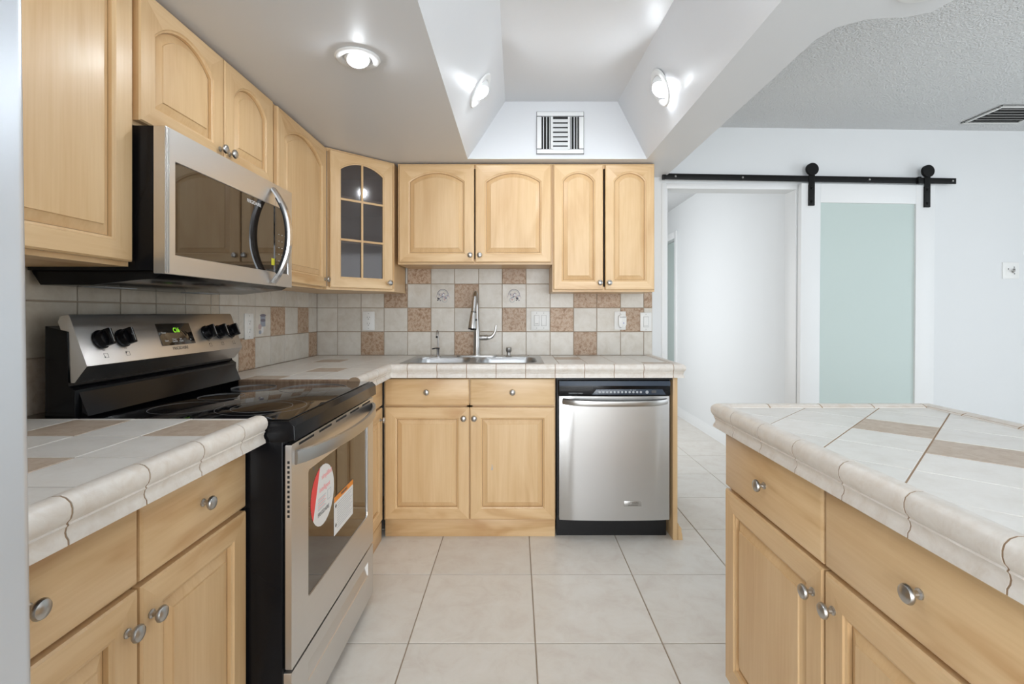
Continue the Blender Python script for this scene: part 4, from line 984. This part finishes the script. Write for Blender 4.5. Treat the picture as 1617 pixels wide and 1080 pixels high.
# ---------------------------------------------------------------- vents
b = MB(); vx, vz, vw, vh = (884.5-815)/274, 1.2+(494-210.5)/274, 0.272, 0.243
va = thing('supply_vent', 'square white supply vent on the end of the ceiling tray', 'vent', (vx, 2.868, vz))
b.box(-vw/2, vw/2, -0.002, -0.0005, -vh/2, vh/2, 'vent_dark')
for q in ((-vw/2, vw/2, vh/2-0.028, vh/2), (-vw/2, vw/2, -vh/2, -vh/2+0.028), (-vw/2, -vw/2+0.030, -vh/2+0.028, vh/2-0.028), (vw/2-0.030, vw/2, -vh/2+0.028, vh/2-0.028)):
    b.box(q[0], q[1], -0.012, -0.002, q[2], q[3], 'white', 0.002)
b.build('frame', va)
for k in range(7):
    b = MB(); z = -0.082+0.0265*k
    b.prism([(-0.004, z), (-0.014, z-0.019), (-0.016, z-0.018), (-0.0055, z+0.003)], -0.042, 0.046, 'white', 'x'); b.build('slat', va)
for x in (-0.096, -0.078, -0.060, 0.062, 0.080, 0.096):
    b = MB(); b.box(x-0.002, x+0.002, -0.010, -0.004, -0.093, 0.093, 'white'); b.build('slat', va)
b = MB()
for x in (-0.048, 0.050): b.box(x-0.006, x+0.006, -0.013, -0.003, -0.093, 0.093, 'white', 0.001)
b.build('divider', va)
rv = thing('return_vent', 'ceiling vent with dark slots above the sliding door wall', 'vent', (3.03, 3.055, ZC))
b = MB(); vw, vh = 0.36, 0.275
b.box(-vw/2, vw/2, -vh/2, vh/2, -0.003, -0.001, 'vent_dark')
for q in ((-vw/2, vw/2, vh/2-0.025, vh/2), (-vw/2, vw/2, -vh/2, -vh/2+0.025), (-vw/2, -vw/2+0.025, -vh/2+0.025, vh/2-0.025), (vw/2-0.025, vw/2, -vh/2+0.025, vh/2-0.025)):
    b.box(q[0], q[1], q[2], q[3], -0.010, -0.003, 'plastic', 0.002)
b.build('frame', rv)
for k in range(6):
    b = MB(); y = -0.10+0.040*k; b.prism([(y+0.012, -0.003), (y, -0.014), (y-0.002, -0.013), (y+0.010, -0.002)], -0.155, 0.155, 'plastic_line', 'x'); b.build('slat', rv)

# ---------------------------------------------------------------- recessed lights
def downlight(label, loc, normal, aim, bulb='bulb', q=0.80):
    """normal points out of the ceiling surface into the room, aim is where the eyeball looks"""
    t = thing('recessed_light', label, 'light', loc); t.scale = (q, q, q); n = Vector(normal).normalized(); a = Vector(aim).normalized()
    b = MB(); b.lathe([(0.094, 0.0), (0.096, 0.003), (0.090, 0.008), (0.074, 0.010), (0.064, 0.007), (0.060, 0.001)], 'white', (0, 0, 0), n, 40); b.build('trim_ring', t)
    b = MB(); o = -a*0.036-n*0.010
    b.lathe([(0.060, 0.012), (0.062, 0.028), (0.058, 0.045), (0.050, 0.058), (0.046, 0.060), (0.043, 0.057), (0.042, 0.036), (0.030, 0.030), (0, 0.028)], 'white', o, a, 36); b.build('eyeball', t)
    b = MB(); b.lathe([(0, 0.031), (0.021, 0.034), (0.026, 0.046), (0.028, 0.056), (0.025, 0.066), (0.015, 0.073), (0, 0.075)], bulb, o, a, 24); b.build('bulb', t)
    return t
downlight('lit recessed light in the low ceiling above the range', (-0.552, 1.735, ZS), (0, 0, -1), (0.18, -0.30, -1))
sl = Vector((0.33, 0, -0.217)).normalized(); sr = Vector((-0.33, 0, -0.173-0.0)).normalized()
def onslope(side, D, h):
    if side < 0: f = h; return (-0.28+0.217*f, D, ZS+0.332*f)
    f = h; xt = 0.66+(0.585-0.66)*(D-0.40)/2.465; return (0.755+(xt-0.755)*f, D, ZS+0.332*f)
p = onslope(-1, 2.36, 0.50); downlight('lit recessed light on the left slope of the ceiling tray', p, (0.84, 0, -0.55), (0.50, -0.30, -1), q=0.92)
p = onslope(1, 2.33, 0.50); downlight('lit recessed light on the right slope of the ceiling tray', p, (-0.90, 0, -0.40), (-0.70, -0.40, -1), q=0.92)
downlight('recessed light partly cut off at the top edge above the island', (1.12, 1.345, ZS), (0, 0, -1), (-0.2, -0.3, -1), 'white')
p = onslope(-1, 0.80, 0.50); downlight('added recessed light out of view on the left tray slope', p, (0.84, 0, -0.55), (0.35, 0.25, -1))  # unseen lamp added to brighten floor and worktops
p = onslope(1, 0.80, 0.50); downlight('added recessed light out of view on the right tray slope', p, (-0.90, 0, -0.40), (-0.45, 0.30, -1))  # second lamp added out of view, lifts floor and worktop brightness
downlight('added recessed light out of view in the low ceiling near the refrigerator', (-0.552, 0.55, ZS), (0, 0, -1), (0.18, 0.1, -1))  # third lamp added out of view for more light from above
